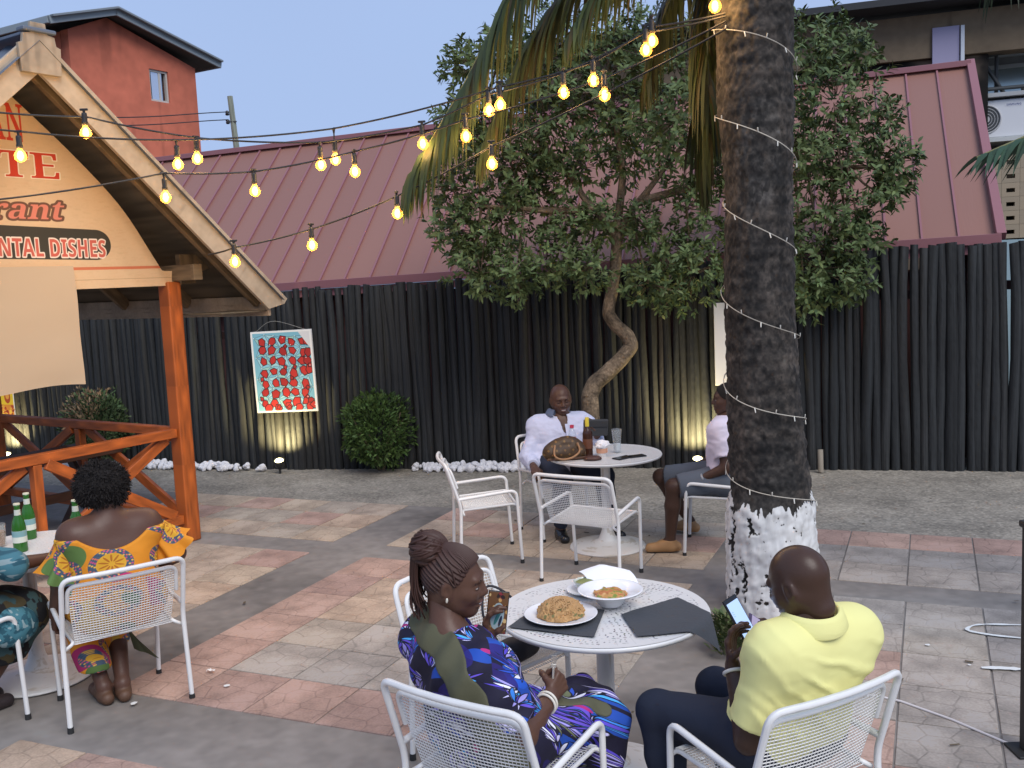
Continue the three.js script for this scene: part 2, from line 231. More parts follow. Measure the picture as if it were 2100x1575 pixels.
// ---------------------------------------------------------------- long house under a red standing-seam roof, behind the fence
{
  const th = -.315, h = thing('red_roof_house', 'long low house behind the log fence with a dusky red standing-seam metal roof', 'house', [4.958, 0, -10.0], th);
  const dy = 17.5 * .0205, L = 17.5, sl = 3.15, rise = .672 * sl, run = .741 * sl; // roof falls slightly towards its far end
  const skin = [mat(.26, .125, .092, .5, { bumpMap: TEX.paintB, bumpScale: .001 }), mat(.25, .119, .088, .5), mat(.27, .131, .096, .52)], trim = mat(.27, .115, .125, .45), wallm = mat(.10, .035, .032, .9, { map: TEX.plaster });
  const N = 50, w = L / N, Y = s => 2.279 - .0205 * s;
  for (let k = 0; k < N; k++) {
    const s = k * w, p = part('roof_panel', grid(1, 2, (u, v) => { const x = -(s + u * w); return [x, Y(-x) + rise * v, -run * v + 0]; }), skin[(k * 7) % 3], h);
    const q = part('roof_seam', box(.022, .035, sl, [0, 0, 0], [0, 0, 0], 0), trim, h); q.position.set(-s, Y(s) + rise / 2 + .012, -run / 2); q.rotation.x = Math.atan2(rise, run); q.rotation.order = 'YXZ';
  }
  const ra = (p0, p1, ww, hh, nm) => { const a = V(...p0), b = V(...p1), o = part(nm, box(ww, hh, a.distanceTo(b)), trim, h); o.position.copy(a).add(b).multiplyScalar(.5); o.lookAt(o.getWorldPosition(V(0, 0, 0)).add(V(0, 0, 0))); const d = b.clone().sub(a).normalize(); o.quaternion.setFromUnitVectors(V(0, 0, 1), d); return o; };
  ra([.03, Y(0), .05], [-L, Y(L), .05], .06, .10, 'eave_trim'); ra([.03, Y(0) - .1, .0], [-L, Y(L) - .1, .0], .05, .09, 'gutter');
  ra([.03, Y(0) + rise + .03, -run], [-L, Y(L) + rise + .03, -run], .14, .07, 'ridge_cap'); ra([.03, Y(0) + .02, .05], [.03, Y(0) + rise + .05, -run - .03], .09, .09, 'rake_trim');
  // far slope and walls
  part('rear_slope', grid(1, 1, (u, v) => [-L * u, Y(L * u) + rise * (1 - v) - .01, -run - run * v]), skin[0], h);
  part('wall', box(L - .4, 2.15, .15, [-L / 2, .9, -.35]), wallm, h); part('wall', box(L - .4, 2.1, .15, [-L / 2, .9, -2 * run + .3]), wallm, h);
  part('gable_wall', xf(extrude([[-.3, 0], [2 * run - .3, 0], [2 * run - .3, 2.05], [run, 2.05 + rise * .86], [-.3 + .55, 2.16]], .12), [-.25, 0, 0], [0, Math.PI / 2, 0]), wallm, h);
}

// ---------------------------------------------------------------- tall terracotta house far left
{
  const th = Math.PI / 3; // local x runs along the gable face, local z outwards
  const h = thing('terracotta_house', 'tall terracotta rendered house with a grey gabled roof rising behind the pavilion', 'house', [-9.25, 0, -22], th);
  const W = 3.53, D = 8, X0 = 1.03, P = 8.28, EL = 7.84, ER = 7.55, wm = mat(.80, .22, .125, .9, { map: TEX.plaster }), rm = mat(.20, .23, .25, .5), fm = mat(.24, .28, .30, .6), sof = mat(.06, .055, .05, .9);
  const wx0 = 2.11, wx1 = 2.67, wy0 = 6.60, wy1 = 7.34;
  const sh = new THREE.Shape([[0, 0], [W, 0], [W, ER], [X0, P], [0, EL]].map(p => new THREE.Vector2(...p))); sh.holes.push(new THREE.Path([[wx0, wy0], [wx0, wy1], [wx1, wy1], [wx1, wy0]].map(p => new THREE.Vector2(...p))));
  const wg = new THREE.ExtrudeGeometry(sh, { depth: .25, bevelEnabled: false }); const uv = wg.attributes.uv; for (let i = 0; i < uv.count; i++) uv.setXY(i, uv.getX(i) * .15, uv.getY(i) * .15); wg.translate(0, 0, -.25);
  part('front_wall', wg, wm, h);
  part('side_wall', planarUV(box(.25, EL - .03, D - .27, [.125, EL / 2, -D / 2 - .13], [0, 0, 0], 0), 'z', 'y', .15), wm, h); part('side_wall', planarUV(box(.25, ER - .03, D - .27, [W - .125, ER / 2, -D / 2 - .13], [0, 0, 0], 0), 'z', 'y', .15), wm, h); part('rear_wall', box(W - .52, ER, .25, [W / 2, ER / 2, -D + .1], [0, 0, 0], 0), wm, h);
  const out = .3;
  for (const [sg, x1, y1] of [[-1, -.65, 7.88], [1, 4.07, 7.70]]) { const PY = P + .10, len = Math.hypot(x1 - X0, PY - y1), a = Math.atan2(PY - y1, Math.abs(x1 - X0)), mx = (x1 + X0) / 2, my = (y1 + PY) / 2; const put = (n, g, m, dy, z) => { const o = part(n, g, m, h); o.position.set(mx, my + dy, z); o.rotation.z = -sg * a; return o; };
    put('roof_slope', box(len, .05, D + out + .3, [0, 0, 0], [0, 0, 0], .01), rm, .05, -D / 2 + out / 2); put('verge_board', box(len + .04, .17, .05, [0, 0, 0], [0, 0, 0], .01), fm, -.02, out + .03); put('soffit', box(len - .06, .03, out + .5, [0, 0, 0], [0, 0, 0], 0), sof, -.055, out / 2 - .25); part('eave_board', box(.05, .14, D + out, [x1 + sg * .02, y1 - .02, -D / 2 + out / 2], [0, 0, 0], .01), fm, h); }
  const wn = part('window', merge([box(wx1 - wx0, .05, .08, [(wx0 + wx1) / 2, wy1 - .025, -.08]), box(wx1 - wx0, .05, .08, [(wx0 + wx1) / 2, wy0 + .025, -.08]), box(.05, wy1 - wy0 - .1, .08, [wx0 + .025, (wy0 + wy1) / 2, -.08]), box(.05, wy1 - wy0 - .1, .08, [wx1 - .025, (wy0 + wy1) / 2, -.08]), box(.05, wy1 - wy0 - .1, .06, [(wx0 + wx1) / 2 + .05, (wy0 + wy1) / 2, -.08])]), mat(.5, .47, .42, .5), h);
  part('pane', box((wx1 - wx0) * .55, wy1 - wy0 - .1, .01, [wx0 + .245, (wy0 + wy1) / 2, -.07], [0, 0, 0], 0), mat(.55, .62, .72, .12, { metalness: .6 }), wn); part('pane', box((wx1 - wx0) * .35, wy1 - wy0 - .1, .01, [wx1 - .2, (wy0 + wy1) / 2, -.10], [0, 0, 0], 0), mat(.03, .035, .035, .15), wn);
}
// utility pole with insulators
{
  const p = thing('utility_pole', 'slim pale timber utility pole with small insulators beyond the red roof', 'pole', [-6.3, 0, -24]);
  part('pole', sweep([[.0, 0, 0], [.0, 4, 0], [-.02, 5.4, 0], [-.09, 6.65, 0]], t => .085 - .02 * t, 8), mat(.4, .45, .38, .9, { map: TEX.wood }), p);
  for (const y of [6.05, 6.25]) part('insulator', lathe([[0, -.05], [.035, -.05], [.05, -.02], [.035, 0], [.05, .03], [.02, .06], [0, .06]], 10).translate(-.17, y, .05), mat(.02, .02, .022, .4), p);
  part('bracket', box(.24, .03, .03, [-.08, 6.05, .05]), mat(.05, .05, .05, .6), p);
  const wm = mat(.03, .03, .03, .7);
  for (const [y, e, w] of [[6.1, 5.15, 'lower'], [6.28, 5.3, 'upper']]) solo('power_line', tube([[-6.47, y, -23.95], [-8.2, lerp(y, e, .62) - .05, -20], [-10.5, e - .1, -14]], .012, 20, 5), wm, `thin dark power line from the ${w} insulator of the utility pole to the terracotta house`, 'cable', 'power lines on the utility pole');
}

// ---------------------------------------------------------------- weathered building beyond the roof on the right
{
  const b = thing('weathered_building', 'grimy stained building with beige beam and peeling lilac paint above the red roof', 'building', [6.508, 0, -14.755], -.315);
  const stain = dataTex(512, 256, (u, v) => { const n = tfbm(u, v, 5, 5, 8), m = smooth(.38, .56, n + .25 * (1 - Math.abs(u - .45) * 2) - .06); const g = .5 + .3 * (tfbm(u, v, 24, 3, 2) - .5), k = lerp(g, .07 + .06 * tn(u, v, 40, 3), m); const brick = (Math.abs((v * 14) % 1 - .5) > .46) ? .88 : 1; return [k * .95 * brick, k * .84 * brick, k * .72 * brick]; });
  part('wall', planarUV(box(7, 5.0, .3, [-2.9, 2.5, -.2], [0, 0, 0], 0), 'x', 'y', .19), mat(.62, .6, .58, .95, { map: stain }), b);
  part('beam', planarUV(box(9.6, .62, .36, [-1.7, 5.32, -.14]), 'x', 'y', .3), mat(.27, .20, .125, .9, { map: TEX.plaster }), b);
  part('roof_edge', box(9.8, .10, .9, [-1.7, 5.76, .05]), mat(.035, .037, .04, .8), b); part('roof_slab', box(9.4, .08, 6, [-1.7, 5.9, -3.2]), mat(.08, .08, .08, .8), b);
  // patch of lilac paint
  const pts = []; const R = rng(14); for (let k = 0; k < 26; k++) { const a = k / 26 * 6.283; pts.push([.05 + .2 * Math.cos(a) * (.7 + .5 * R()), 4.98 + .42 * Math.sin(a) * (.8 + .3 * R())]); } pts.forEach(p => { p[0] = Math.min(p[0], .17); p[1] = Math.min(p[1], 5.0); });
  part('lilac_paint', xf(extrude(pts, .004, 0), [0, 0, -.045]), mat(.36, .33, .46, .8), b);
  part('lilac_paint', box(.36, .7, .05, [.02, 5.05 + .02, .06]), mat(.36, .33, .46, .8), b);
  part('corner_trim', box(.05, 4.4, .1, [.24, 3.0, -.02]), mat(.62, .66, .7, .6), b); part('corner_trim', box(.05, .62, .06, [.24, 5.2 - .1, .09]), mat(.62, .66, .7, .6), b);
  // glazed stair tower set back
  const tw = part('tower_wall', box(4, 6.5, .2, [2.4, 3.25, -1.6], [0, 0, 0], 0), mat(.42, .44, .44, .85, { map: TEX.plaster }), b);
  for (const [x, y, w, hh] of [[.95, 5.45, 1.1, .42], [.95, 4.75, 1.1, .5], [2.3, 5.1, 1.0, .9]]) { const f = part('window', merge([box(w + .1, .06, .08, [x, y + hh / 2 + .03, -1.47]), box(w + .1, .06, .08, [x, y - hh / 2 - .03, -1.47]), box(.05, hh, .08, [x - w / 2 - .025, y, -1.47]), box(.05, hh, .08, [x + w / 2 + .025, y, -1.47])]), mat(.6, .64, .64, .5), b); part('pane', box(w, hh, .02, [x, y, -1.48], [0, 0, 0], 0), mat(.5, .6, .6, .15, { metalness: .5 }), f); }
  const steel = mat(.07, .075, .075, .6, { metalness: .3 });
  const bars = [[[.32, 5.35, -.3], [1.0, 4.2, -.3]], [[.40, 5.5, -.35], [.40, 4.4, -.35]], [[.75, 5.5, -.35], [.75, 4.4, -.35]], [[.2, 4.95, -.25], [2.4, 5.25, -.25]], [[.4, 4.52, -.2], [2.6, 4.52, -.2]], [[.5, 4.52, -.35], [.5, 3.2, -.35]], [[1.1, 4.52, -.3], [1.1, 3.2, -.3]]];
  bars.forEach(([p, q]) => part('steel_bar', sweep([p, q], () => .028, 6), steel, b));
  part('ledge', box(2.6, .06, .5, [1.55, 4.42, -.35]), mat(.42, .43, .42, .8), b); part('ledge', box(2.6, .06, .5, [1.55, 3.78, -.35]), mat(.5, .52, .5, .8), b);
  part('rear_wall', box(3, 1.2, .1, [1.9, 3.85, -.8], [0, 0, 0], 0), mat(.16, .15, .14, .9), b);
  // pierced block screen
  for (let i = 0; i < 9; i++) for (let j = 0; j < 6; j++) { const x = .42 + i * .24, y = 2.44 + j * .2, q = part('screen_block', mergeGeometries([box(.237, .076, .14, [0, .0605, 0], [0, 0, 0], 0), box(.237, .062, .14, [0, -.0675, 0], [0, 0, 0], 0), box(.062, .059, .139, [-.0875, -.007, 0], [0, 0, 0], 0), box(.062, .059, .139, [.0875, -.007, 0], [0, 0, 0], 0)].map(strip)), i + j & 1 ? mat(.36, .29, .20, .9) : mat(.33, .27, .19, .9), b); q.position.set(x, y, -.05); }
  part('screen_backing', box(2.4, 1.4, .1, [1.4, 2.9, -.35], [0, 0, 0], 0), mat(.12, .10, .08, .95), b);
  part('lower_wall', box(3.2, 2.32, .2, [1.8, 1.16, -.05], [0, 0, 0], 0), mat(.30, .42, .46, .8), b);
  // outdoor unit of an air conditioner, on the ledge
  const ac = thing('air_conditioner', 'white air conditioner outdoor unit on the ledge right of the red roof', 'air conditioner', [0, 0, 0]);
  b.updateMatrixWorld(true); ac.position.copy(b.localToWorld(V(.72, 3.815, -.32))); ac.rotation.y = -.315;
  part('casing', box(.82, .54, .3, [.02, .27, 0], [0, 0, 0], .02), mat(.66, .67, .68, .5), ac);
  part('fan_guard', merge([xf(new THREE.TorusGeometry(.2, .012, 6, 28), [-.13, .27, .155]), ...[.16, .12, .08].map(r => xf(new THREE.TorusGeometry(r, .005, 5, 24), [-.13, .27, .155])), cyl(.05, .05, .02, [-.13, .27, .16], [Math.PI / 2, 0, 0], 16)]), mat(.5, .5, .5, .5), ac);
  part('fan_opening', cyl(.195, .195, .012, [-.13, .27, .15], [Math.PI / 2, 0, 0], 28), mat(.05, .055, .06, .7), ac);
  part('lettering', xf(new THREE.PlaneGeometry(.24, .05), [.24, .46, .1525]), new THREE.MeshStandardMaterial({ roughness: .6, map: canvasTex(256, 52, (g, w, h) => { g.fillStyle = '#d3d4d6'; g.fillRect(0, 0, w, h); g.fillStyle = '#2b3d74'; g.font = 'bold 44px sans-serif'; g.textAlign = 'center'; g.fillText('SAMSUNG', w / 2, 42, 244); }) }), ac);
}
// ---------------------------------------------------------------- pavilion: local x along the gable front (post at 0), local z outwards
const PAV = [-2.81, 0, -8.23], PAVT = Math.atan2(.835, .55);
const pav = thing('pavilion', 'open timber pavilion with orange posts and railings under a cream-edged gable roof', 'pavilion', PAV, PAVT);
const M = {};
M.orange = mat(.66, .165, .028, .5, { map: TEX.wood, bumpMap: TEX.wood, bumpScale: .002 });
M.cream = mat(.62, .50, .36, .62, { map: TEX.plaster, bumpMap: TEX.paintB, bumpScale: .001 });
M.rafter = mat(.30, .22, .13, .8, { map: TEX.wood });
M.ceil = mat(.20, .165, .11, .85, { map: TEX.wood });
M.darkwood = mat(.10, .045, .025, .6, { map: TEX.wood });
M.tin = mat(.13, .16, .21, .55, { metalness: .2 });
function beam(name, a, b, w, h, m, parent, bev = .006) { // squared timber between two points
  const A = V(...a), B = V(...b), L = A.distanceTo(B), g = box(w, h, L, [0, 0, 0], [0, 0, 0], bev); planarUV(g, Math.abs(B.y - A.y) > L * .7 ? 'x' : 'y', 'z', 1.7);
  const o = part(name, g, m, parent); const d = B.clone().sub(A).normalize(); let x = V(0, 1, 0).cross(d); if (x.length() < .01) x = V(1, 0, 0); x.normalize(); const y = d.clone().cross(x); o.quaternion.setFromRotationMatrix(new THREE.Matrix4().makeBasis(x, y, d)); o.position.copy(A).add(B).multiplyScalar(.5); return o;
}
{
  const W = 2.62, D = 2.9, H = 2.2, post = (x, z) => { const o = part('post', planarUV(box(.135, H, .135, [x, H / 2, z], [0, 0, 0], .014), 'x', 'y', 1.5), M.orange, pav); return o; };
  post(0, 0); post(0, -D); post(-W, -D); post(-W, 0);
  const rail = (a, b, y, m = M.orange) => beam('rail', [a[0], y, a[1]], [b[0], y, b[1]], .075, .075, m, pav);
  const sides = [[[-.07, 0], [-W + .07, 0]], [[0, -.07], [0, -D + .07]], [[-.07, -D], [-W + .07, -D]]];
  for (const [a, b] of sides) {
    rail(a, b, .94); rail(a, b, .20);
    const n = 2; for (let k = 0; k < n; k++) {
      const p = t => [lerp(a[0], b[0], t), lerp(a[1], b[1], t)], t0 = k / n + .03, t1 = (k + 1) / n - .03, A = p(t0), B = p(t1), nx = (b[1] - a[1]) ? .022 : 0, nz = (b[0] - a[0]) ? .022 : 0;
      if (k) { const q = p(k / n); beam('baluster', [q[0], .24, q[1]], [q[0], .90, q[1]], .07, .07, M.orange, pav); }
      beam('brace', [A[0] + nx, .245, A[1] + nz], [B[0] + nx, .895, B[1] + nz], .038, .085, M.orange, pav); beam('brace', [A[0] - nx, .895, A[1] - nz], [B[0] - nx, .245, B[1] - nz], .038, .085, M.orange, pav);
    }
  }
  // plates and gable roof
  const cx = -W / 2, tipx = .69, ty = 2.02, py = 3.80, z1 = .5, z0 = -D - .5, half = tipx - cx;
  beam('wall_plate', [.06, 2.27, .3], [.06, 2.27, z0 + .1], .09, .13, M.rafter, pav); beam('wall_plate', [-W - .06, 2.27, .3], [-W - .06, 2.27, z0 + .1], .09, .13, M.rafter, pav);
  beam('tie_beam', [.28, 2.24, -.045], [-W - .28, 2.24, -.045], .08, .12, M.rafter, pav); beam('tie_beam', [.2, 2.24, -D], [-W - .2, 2.24, -D], .08, .12, M.rafter, pav);
  const N = 34;
  for (const sg of [1, -1]) {
    const X = t => cx + sg * half * t, Yy = t => lerp(py, ty, t);
    for (let k = 0; k < 5; k++) { const z = lerp(z0 + .1, .36, k / 4); beam('rafter', [X(.02), Yy(.02) - .075, z], [X(.97), Yy(.97) - .075, z], .05, .11, M.rafter, pav); }
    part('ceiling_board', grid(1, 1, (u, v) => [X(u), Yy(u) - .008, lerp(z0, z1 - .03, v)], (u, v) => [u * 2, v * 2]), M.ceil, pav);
    part('roof_sheet', grid(1, 90, (u, v) => [X(u * 1.03), Yy(u * 1.03) + .05 + .014 * Math.sin(v * 90 * 1.1), lerp(z0 - .05, z1 + .06, v)]), M.tin, pav);
    // barge board with a worked foot
    const L = Math.hypot(half, py - ty), a = Math.atan2(py - ty, half);
    const bb = part('barge_board', planarUV(xf(extrude([[0, -.115], [L - .02, -.115], [L + .09, .03], [L + .09, .085], [0, .085]], .028, .003), [0, 0, 0]), 'x', 'y', .6), M.cream, pav); bb.position.set(cx, py - .01, z1 - .01); bb.rotation.z = -a; if (sg < 0) { bb.rotation.set(0, Math.PI, a * 1); bb.rotation.order = 'YXZ'; bb.rotation.z = -a; bb.position.z = z1 + .018; }
    beam('eave_board', [cx + sg * (half - .04), ty - .06, z1 - .03], [cx + sg * (half - .04), ty - .06, z0], .03, .17, M.cream, pav);
    part('eave_return', box(.5, .012, .5, [cx + sg * (half - .3), ty - .1, z1 - .3]), M.ceil, pav);
  }
  beam('ridge_beam', [cx, py - .10, z0 + .1], [cx, py - .10, .42], .06, .14, M.rafter, pav);
  part('ridge_cap', merge([...Array(9)].map((_, k) => box(.24, .03, .09, [cx, py + .10, z1 + .03 - k * .42], [0, 0, 0], .012)).concat([box(.16, .02, D + 1.0, [cx, py + .085, (z0 + z1) / 2])])), M.tin, pav);
  const fin = part('ridge_board', planarUV(xf(extrude([[-.14, -.16], [.14, -.16], [.15, .02], [.12, .03], [.11, .09], [.06, .10], [.05, .17], [-.05, .17], [-.06, .10], [-.11, .09], [-.12, .03], [-.15, .02]], .022, .003), [cx, py - .02, z1 + .03]), 'x', 'y', .6), M.cream, pav);
  part('bracket', xf(extrude([[0, 0], [.34, .10], [.36, .17], [.28, .2], [0, .2]], .05, .004), [.07, 2.22, .02]), M.rafter, pav);
}
{ // printed banner stretched across the gable, sagging at its lower right
  const bn = canvasTex(1024, 1024, (g, w, h) => { // covers local x -1.75..0.15, y 2.15..3.75
    const X = s => (s + 1.75) / 1.9 * w, Y = y => (3.75 - y) / 1.6 * h;
    g.fillStyle = '#d8b890'; g.fillRect(0, 0, w, h);
    for (let k = 0; k < 5000; k++) { g.fillStyle = `rgba(${120 + 80 * hash3(k, 1, 1)},95,60,.03)`; g.fillRect(w * hash3(k, 2, 0), h * hash3(k, 3, 0), 30 * hash3(k, 4, 0), 8); }
    const txt = (t, x0, x1, yb, yt, font, col, out, skew = 0) => { g.save(); g.translate(X(x0), Y(yb)); g.transform(1, skew, 0, 1, 0, 0); g.font = font; const m = g.measureText(t).width, hh = Y(yb) - Y(yt); const fs = parseFloat(font.match(/(\d+)px/)[1]); g.scale((X(x1) - X(x0)) / m, hh / (fs * .72)); if (out) { g.lineWidth = out[1]; g.strokeStyle = out[0]; g.lineJoin = 'round'; g.strokeText(t, 0, 0); } g.fillStyle = col; g.fillText(t, 0, 0); g.restore(); };
    txt('AN', -1.45, -1.165, 3.245, 3.51, 'bold 100px serif', '#c8391f', null, .05);
    txt('TE', -1.39, -.915, 2.985, 3.17, 'bold 100px serif', '#c8391f', ['#efe0c4', 5]);
    txt('rant', -1.50, -.935, 2.69, 2.83, 'italic bold 100px serif', '#d9806a', ['#6d4a38', 16]);
    g.fillStyle = '#3a362c'; g.beginPath(); const x1 = X(-.54), y0 = Y(2.64), y1 = Y(2.41), r = (y1 - y0) / 2; g.moveTo(0, y0 - 8); g.lineTo(x1 - r, y0 + 14); g.arc(x1 - r, (y0 + y1) / 2 + 14, r, -Math.PI / 2, Math.PI / 2); g.lineTo(0, y1); g.fill();
    txt('ENTAL DISHES', -1.53, -.585, 2.425, 2.555, 'bold 100px sans-serif', '#c9604f', ['#ecd9c6', 12], .02);
    g.fillStyle = 'rgba(196,92,58,.75)'; g.fillRect(0, Y(2.335), w, 14); g.fillStyle = 'rgba(110,80,50,.35)'; g.fillRect(0, Y(2.24), w, 3);
  });
  const g = grid(60, 40, (u, v) => {
    const x = lerp(-1.75, .10, u); const top = x < -1.33 ? 3.62 - (-1.33 - x) * .9 : Math.max(2.29, 3.62 - (x + 1.33) * 1.02 + .10 * Math.sin((x + 1.33) * 2.2) - .12 * smooth(-.5, .1, x));
    const y = lerp(2.17, top, v), f = Math.max(0, 1 - Math.abs((x - .05) * .8 + (y - 2.3) * .9) * 1.6) * (y < 2.9 ? 1 : 0);
    return [x, y, .035 + .05 * Math.sin((x * 3.2 + y * 5.5)) * .35 * smooth(-1.1, -.2, x) + .03 * Math.sin(x * 22 + y * 16) * smooth(-.7, -.1, x) * .5 + .012 * fbm(x * 4, y * 4, 1)];
  });
  const p = g.attributes.position, uv = g.attributes.uv; for (let i = 0; i < p.count; i++) uv.setXY(i, (p.getX(i) + 1.75) / 1.9, 1 - (3.75 - p.getY(i)) / 1.6);
  const o = solo('banner', g, mat(1, 1, 1, .7, { map: bn }), 'printed cream restaurant banner stretched across the pavilion gable', 'banner'); o.position.set(...PAV); o.rotation.y = PAVT;
  const c = grid(30, 30, (u, v) => { const x = lerp(-2.6, -.905, u), y = lerp(1.475 - .03 * u + .02 * Math.sin(u * 9), 2.345, v); return [x, y, .075 + .012 * Math.sin(u * 7 + v * 2) + .02 * (1 - v) * fbm(u * 5, v * 5, 3) + .006 * Math.sin(v * 9 + u * 20) * smooth(.8, 1, u)]; });
  const s = solo('cloth_screen', c, mat(.54, .41, .27, .9), 'plain cream cloth sheet hung under the banner in the pavilion front', 'cloth'); s.position.set(...PAV); s.rotation.y = PAVT;
}
{ // picnic table inside the pavilion
  const t = thing('picnic_table', 'dark wooden picnic table with crossed legs inside the pavilion', 'table', [-4.25, 0, -8.35], PAVT);
  for (let k = 0; k < 5; k++) part('tabletop_plank', planarUV(box(1.5, .035, .135, [0, .72, -.29 + k * .145]), 'z', 'x', 1), M.darkwood, t);
  for (const s of [-1, 1]) { beam('crossed_leg', [s * .55, 0, -.33], [s * .55, .70, .28], .04, .08, M.darkwood, t); beam('crossed_leg', [s * .55 + .042, 0, .33], [s * .55 + .042, .70, -.28], .04, .08, M.darkwood, t); }
  beam('stretcher', [-.5, .34, 0], [.5, .34, 0], .04, .08, M.darkwood, t);
}
// ---------------------------------------------------------------- things hung on the fence
{
  const art = canvasTex(512, 660, (g, w, h) => { // leaf-like red and pale blue facets with dark outlines
    g.fillStyle = '#eceae4'; g.fillRect(0, 0, w, h);
    const R = rng(31), P = []; for (let j = 0; j < 8; j++) for (let i = 0; i < 6; i++) P.push([(i + .5 + (j % 2 ? .25 : -.25) + .3 * (R() - .5)) * w / 6, (j + .5 + .4 * (R() - .5)) * h / 8]);
    g.save(); g.beginPath(); g.rect(16, 14, w - 32, h - 28); g.clip(); g.fillStyle = '#7fb9c9'; g.fillRect(0, 0, w, h);
    const at = (i, j) => P[clamp(j, 0, 7) * 6 + clamp(i, 0, 5)];
    for (let j = -1; j < 8; j++) for (let i = -1; i < 6; i++) { const q = [at(i, j), at(i + 1, j), at(i + 1, j + 1), at(i, j + 1)]; q.forEach((p, n) => { const m = q.reduce((a, c) => [a[0] + c[0] / 4, a[1] + c[1] / 4], [0, 0]), o = q[(n + 1) % 4]; g.beginPath(); g.moveTo(...p); g.lineTo(...o); g.lineTo(...m); g.closePath(); g.fillStyle = ['#8cc3d4', '#a5d0d6', '#79b4cb', '#9ccbc2'][(n + i + j + 8) % 4]; g.fill(); g.lineWidth = 2.5; g.strokeStyle = '#41606d'; g.stroke(); }); }
    const red = (x, y, r, n, a) => { g.beginPath(); for (let k = 0; k < n; k++) { const t = a + k / n * 6.283, q = r * (k % n === 0 ? 1.35 : .82 + .3 * R()); g.lineTo(x + Math.cos(t) * q, y + Math.sin(t) * q * 1.1); } g.closePath(); g.fillStyle = R() < .7 ? '#c02f29' : '#a82724'; g.fill(); g.lineWidth = 6; g.strokeStyle = '#33151a'; g.stroke(); };
    for (let j = 0; j < 8; j++) for (let i = 0; i < 6; i++) { const a = at(i, j), b = at(i + 1, j + 1), c = at(i + 1, j); if (hash3(i, j, 2) < .93) red((a[0] + b[0]) / 2, (a[1] + b[1]) / 2, 29 + 8 * R(), 5 + (i + j) % 2, R() * 6); if (hash3(i, j, 9) < .3) red((a[0] + c[0]) / 2, (a[1] + c[1]) / 2, 18, 4, R() * 6); }
    P.forEach(([x, y]) => { g.fillStyle = '#e6ece8'; g.beginPath(); g.arc(x, y, 4, 0, 7); g.fill(); });
    g.restore(); g.fillStyle = '#dcdad8'; g.beginPath(); g.moveTo(w - 16, 14); g.lineTo(w - 110, 14); g.lineTo(w - 16, 150); g.fill();
  });
  const p = thing('patterned_poster', 'white-edged poster of red and pale blue facets hung on the log fence', 'poster', [-2.6, 1.15, -11.235], -Math.atan2(.23, .973));
  p.rotation.z = .02;
  part('print', grid(10, 14, (u, v) => [(u - .5) * .755, (v - .5) * .935, .016 + .006 * Math.sin(u * 5 + v * 3)]), mat(1, 1, 1, .65, { map: art }), p);
  part('board', box(.76, .94, .008), mat(.6, .6, .58, .8), p); part('cord', tube([[-.33, .46, 0], [-.1, .58, -.02], [.33, .46, 0]], .003, 12, 4), mat(.3, .28, .24, .9), p);
  const w = solo('white_board', box(.78, .86, .03, [0, 0, 0], [0, 0, 0], .006), mat(.74, .72, .68, .6), 'blank white board on the log fence half hidden by the palm trunk', 'board'); w.position.set(2.50, 1.32, -10.10); w.rotation.y = -.235;
  const y = thing('yellow_poster', 'small yellow and orange food poster hung on the fence behind the pavilion', 'poster', [-6.62, .815, -12.52], -.33);
  part('sheet', xf(new THREE.PlaneGeometry(.62, .36, 6, 6)), mat(1, 1, 1, .6, { map: canvasTex(256, 150, (g, w, h) => { g.fillStyle = '#f4efe2'; g.fillRect(0, 0, w, h); g.fillStyle = '#e8c227'; g.fillRect(6, 6, w - 12, 84); g.fillStyle = '#d98a2b'; g.fillRect(6, 90, w - 12, 54); const R = rng(4); for (let k = 0; k < 60; k++) { g.fillStyle = ['#b5401c', '#e2a63a', '#8c2b14', '#f0c04a'][k % 4]; g.beginPath(); g.ellipse(8 + R() * 240, 96 + R() * 44, 4 + 9 * R(), 3 + 5 * R(), R() * 3, 0, 7); g.fill(); } g.fillStyle = '#b04a18'; g.beginPath(); g.ellipse(212, 50, 20, 34, 0, 0, 7); g.fill(); g.fillStyle = '#e7a13c'; g.beginPath(); g.ellipse(212, 46, 12, 16, 0, 0, 7); g.fill(); }) }), y);
  part('clip', box(.03, .05, .03, [.2, .2, 0]), mat(.05, .05, .05, .5), y);
}
{ // white pebbles heaped along the foot of the fence: too many to count
  const R = rng(8), base = []; for (let k = 0; k < 4; k++) { const g = new THREE.IcosahedronGeometry(1, 1); const p = g.attributes.position; for (let i = 0; i < p.count; i++) { const x = p.getX(i), y = p.getY(i), z = p.getZ(i), n = .75 + .5 * noise(x * 1.6 + k * 9, y * 1.6, z * 1.6); p.setXYZ(i, x * n, y * n * .75, z * n); } g.computeVertexNormals(); base.push(g); }
  const list = []; const spans = [[-7.2, -3.35, 480], [-1.15, .12, 170], [-3.35, -2.9, 14]];
  for (const [a, b, n] of spans) for (let k = 0; k < n; k++) { const x = lerp(a, b, R()), z = fenceAt(x)[0] + .09 + .16 * Math.pow(R(), 1.3), s = .02 + .028 * R() * R() + .012 * R(); list.push(xf(base[k % 4].clone(), [x, s * .5 + .045 * R() * smooth(.28, .1, z - fenceAt(x)[0]), z], [R() * 3, R() * 6, R() * 3], s)); }
  const o = part('white_pebbles', merge(list), mat(.70, .70, .72, .75), scene); tag(o, 'white pebbles heaped along the foot of the log fence', 'pebbles'); o.userData.kind = 'stuff';
}
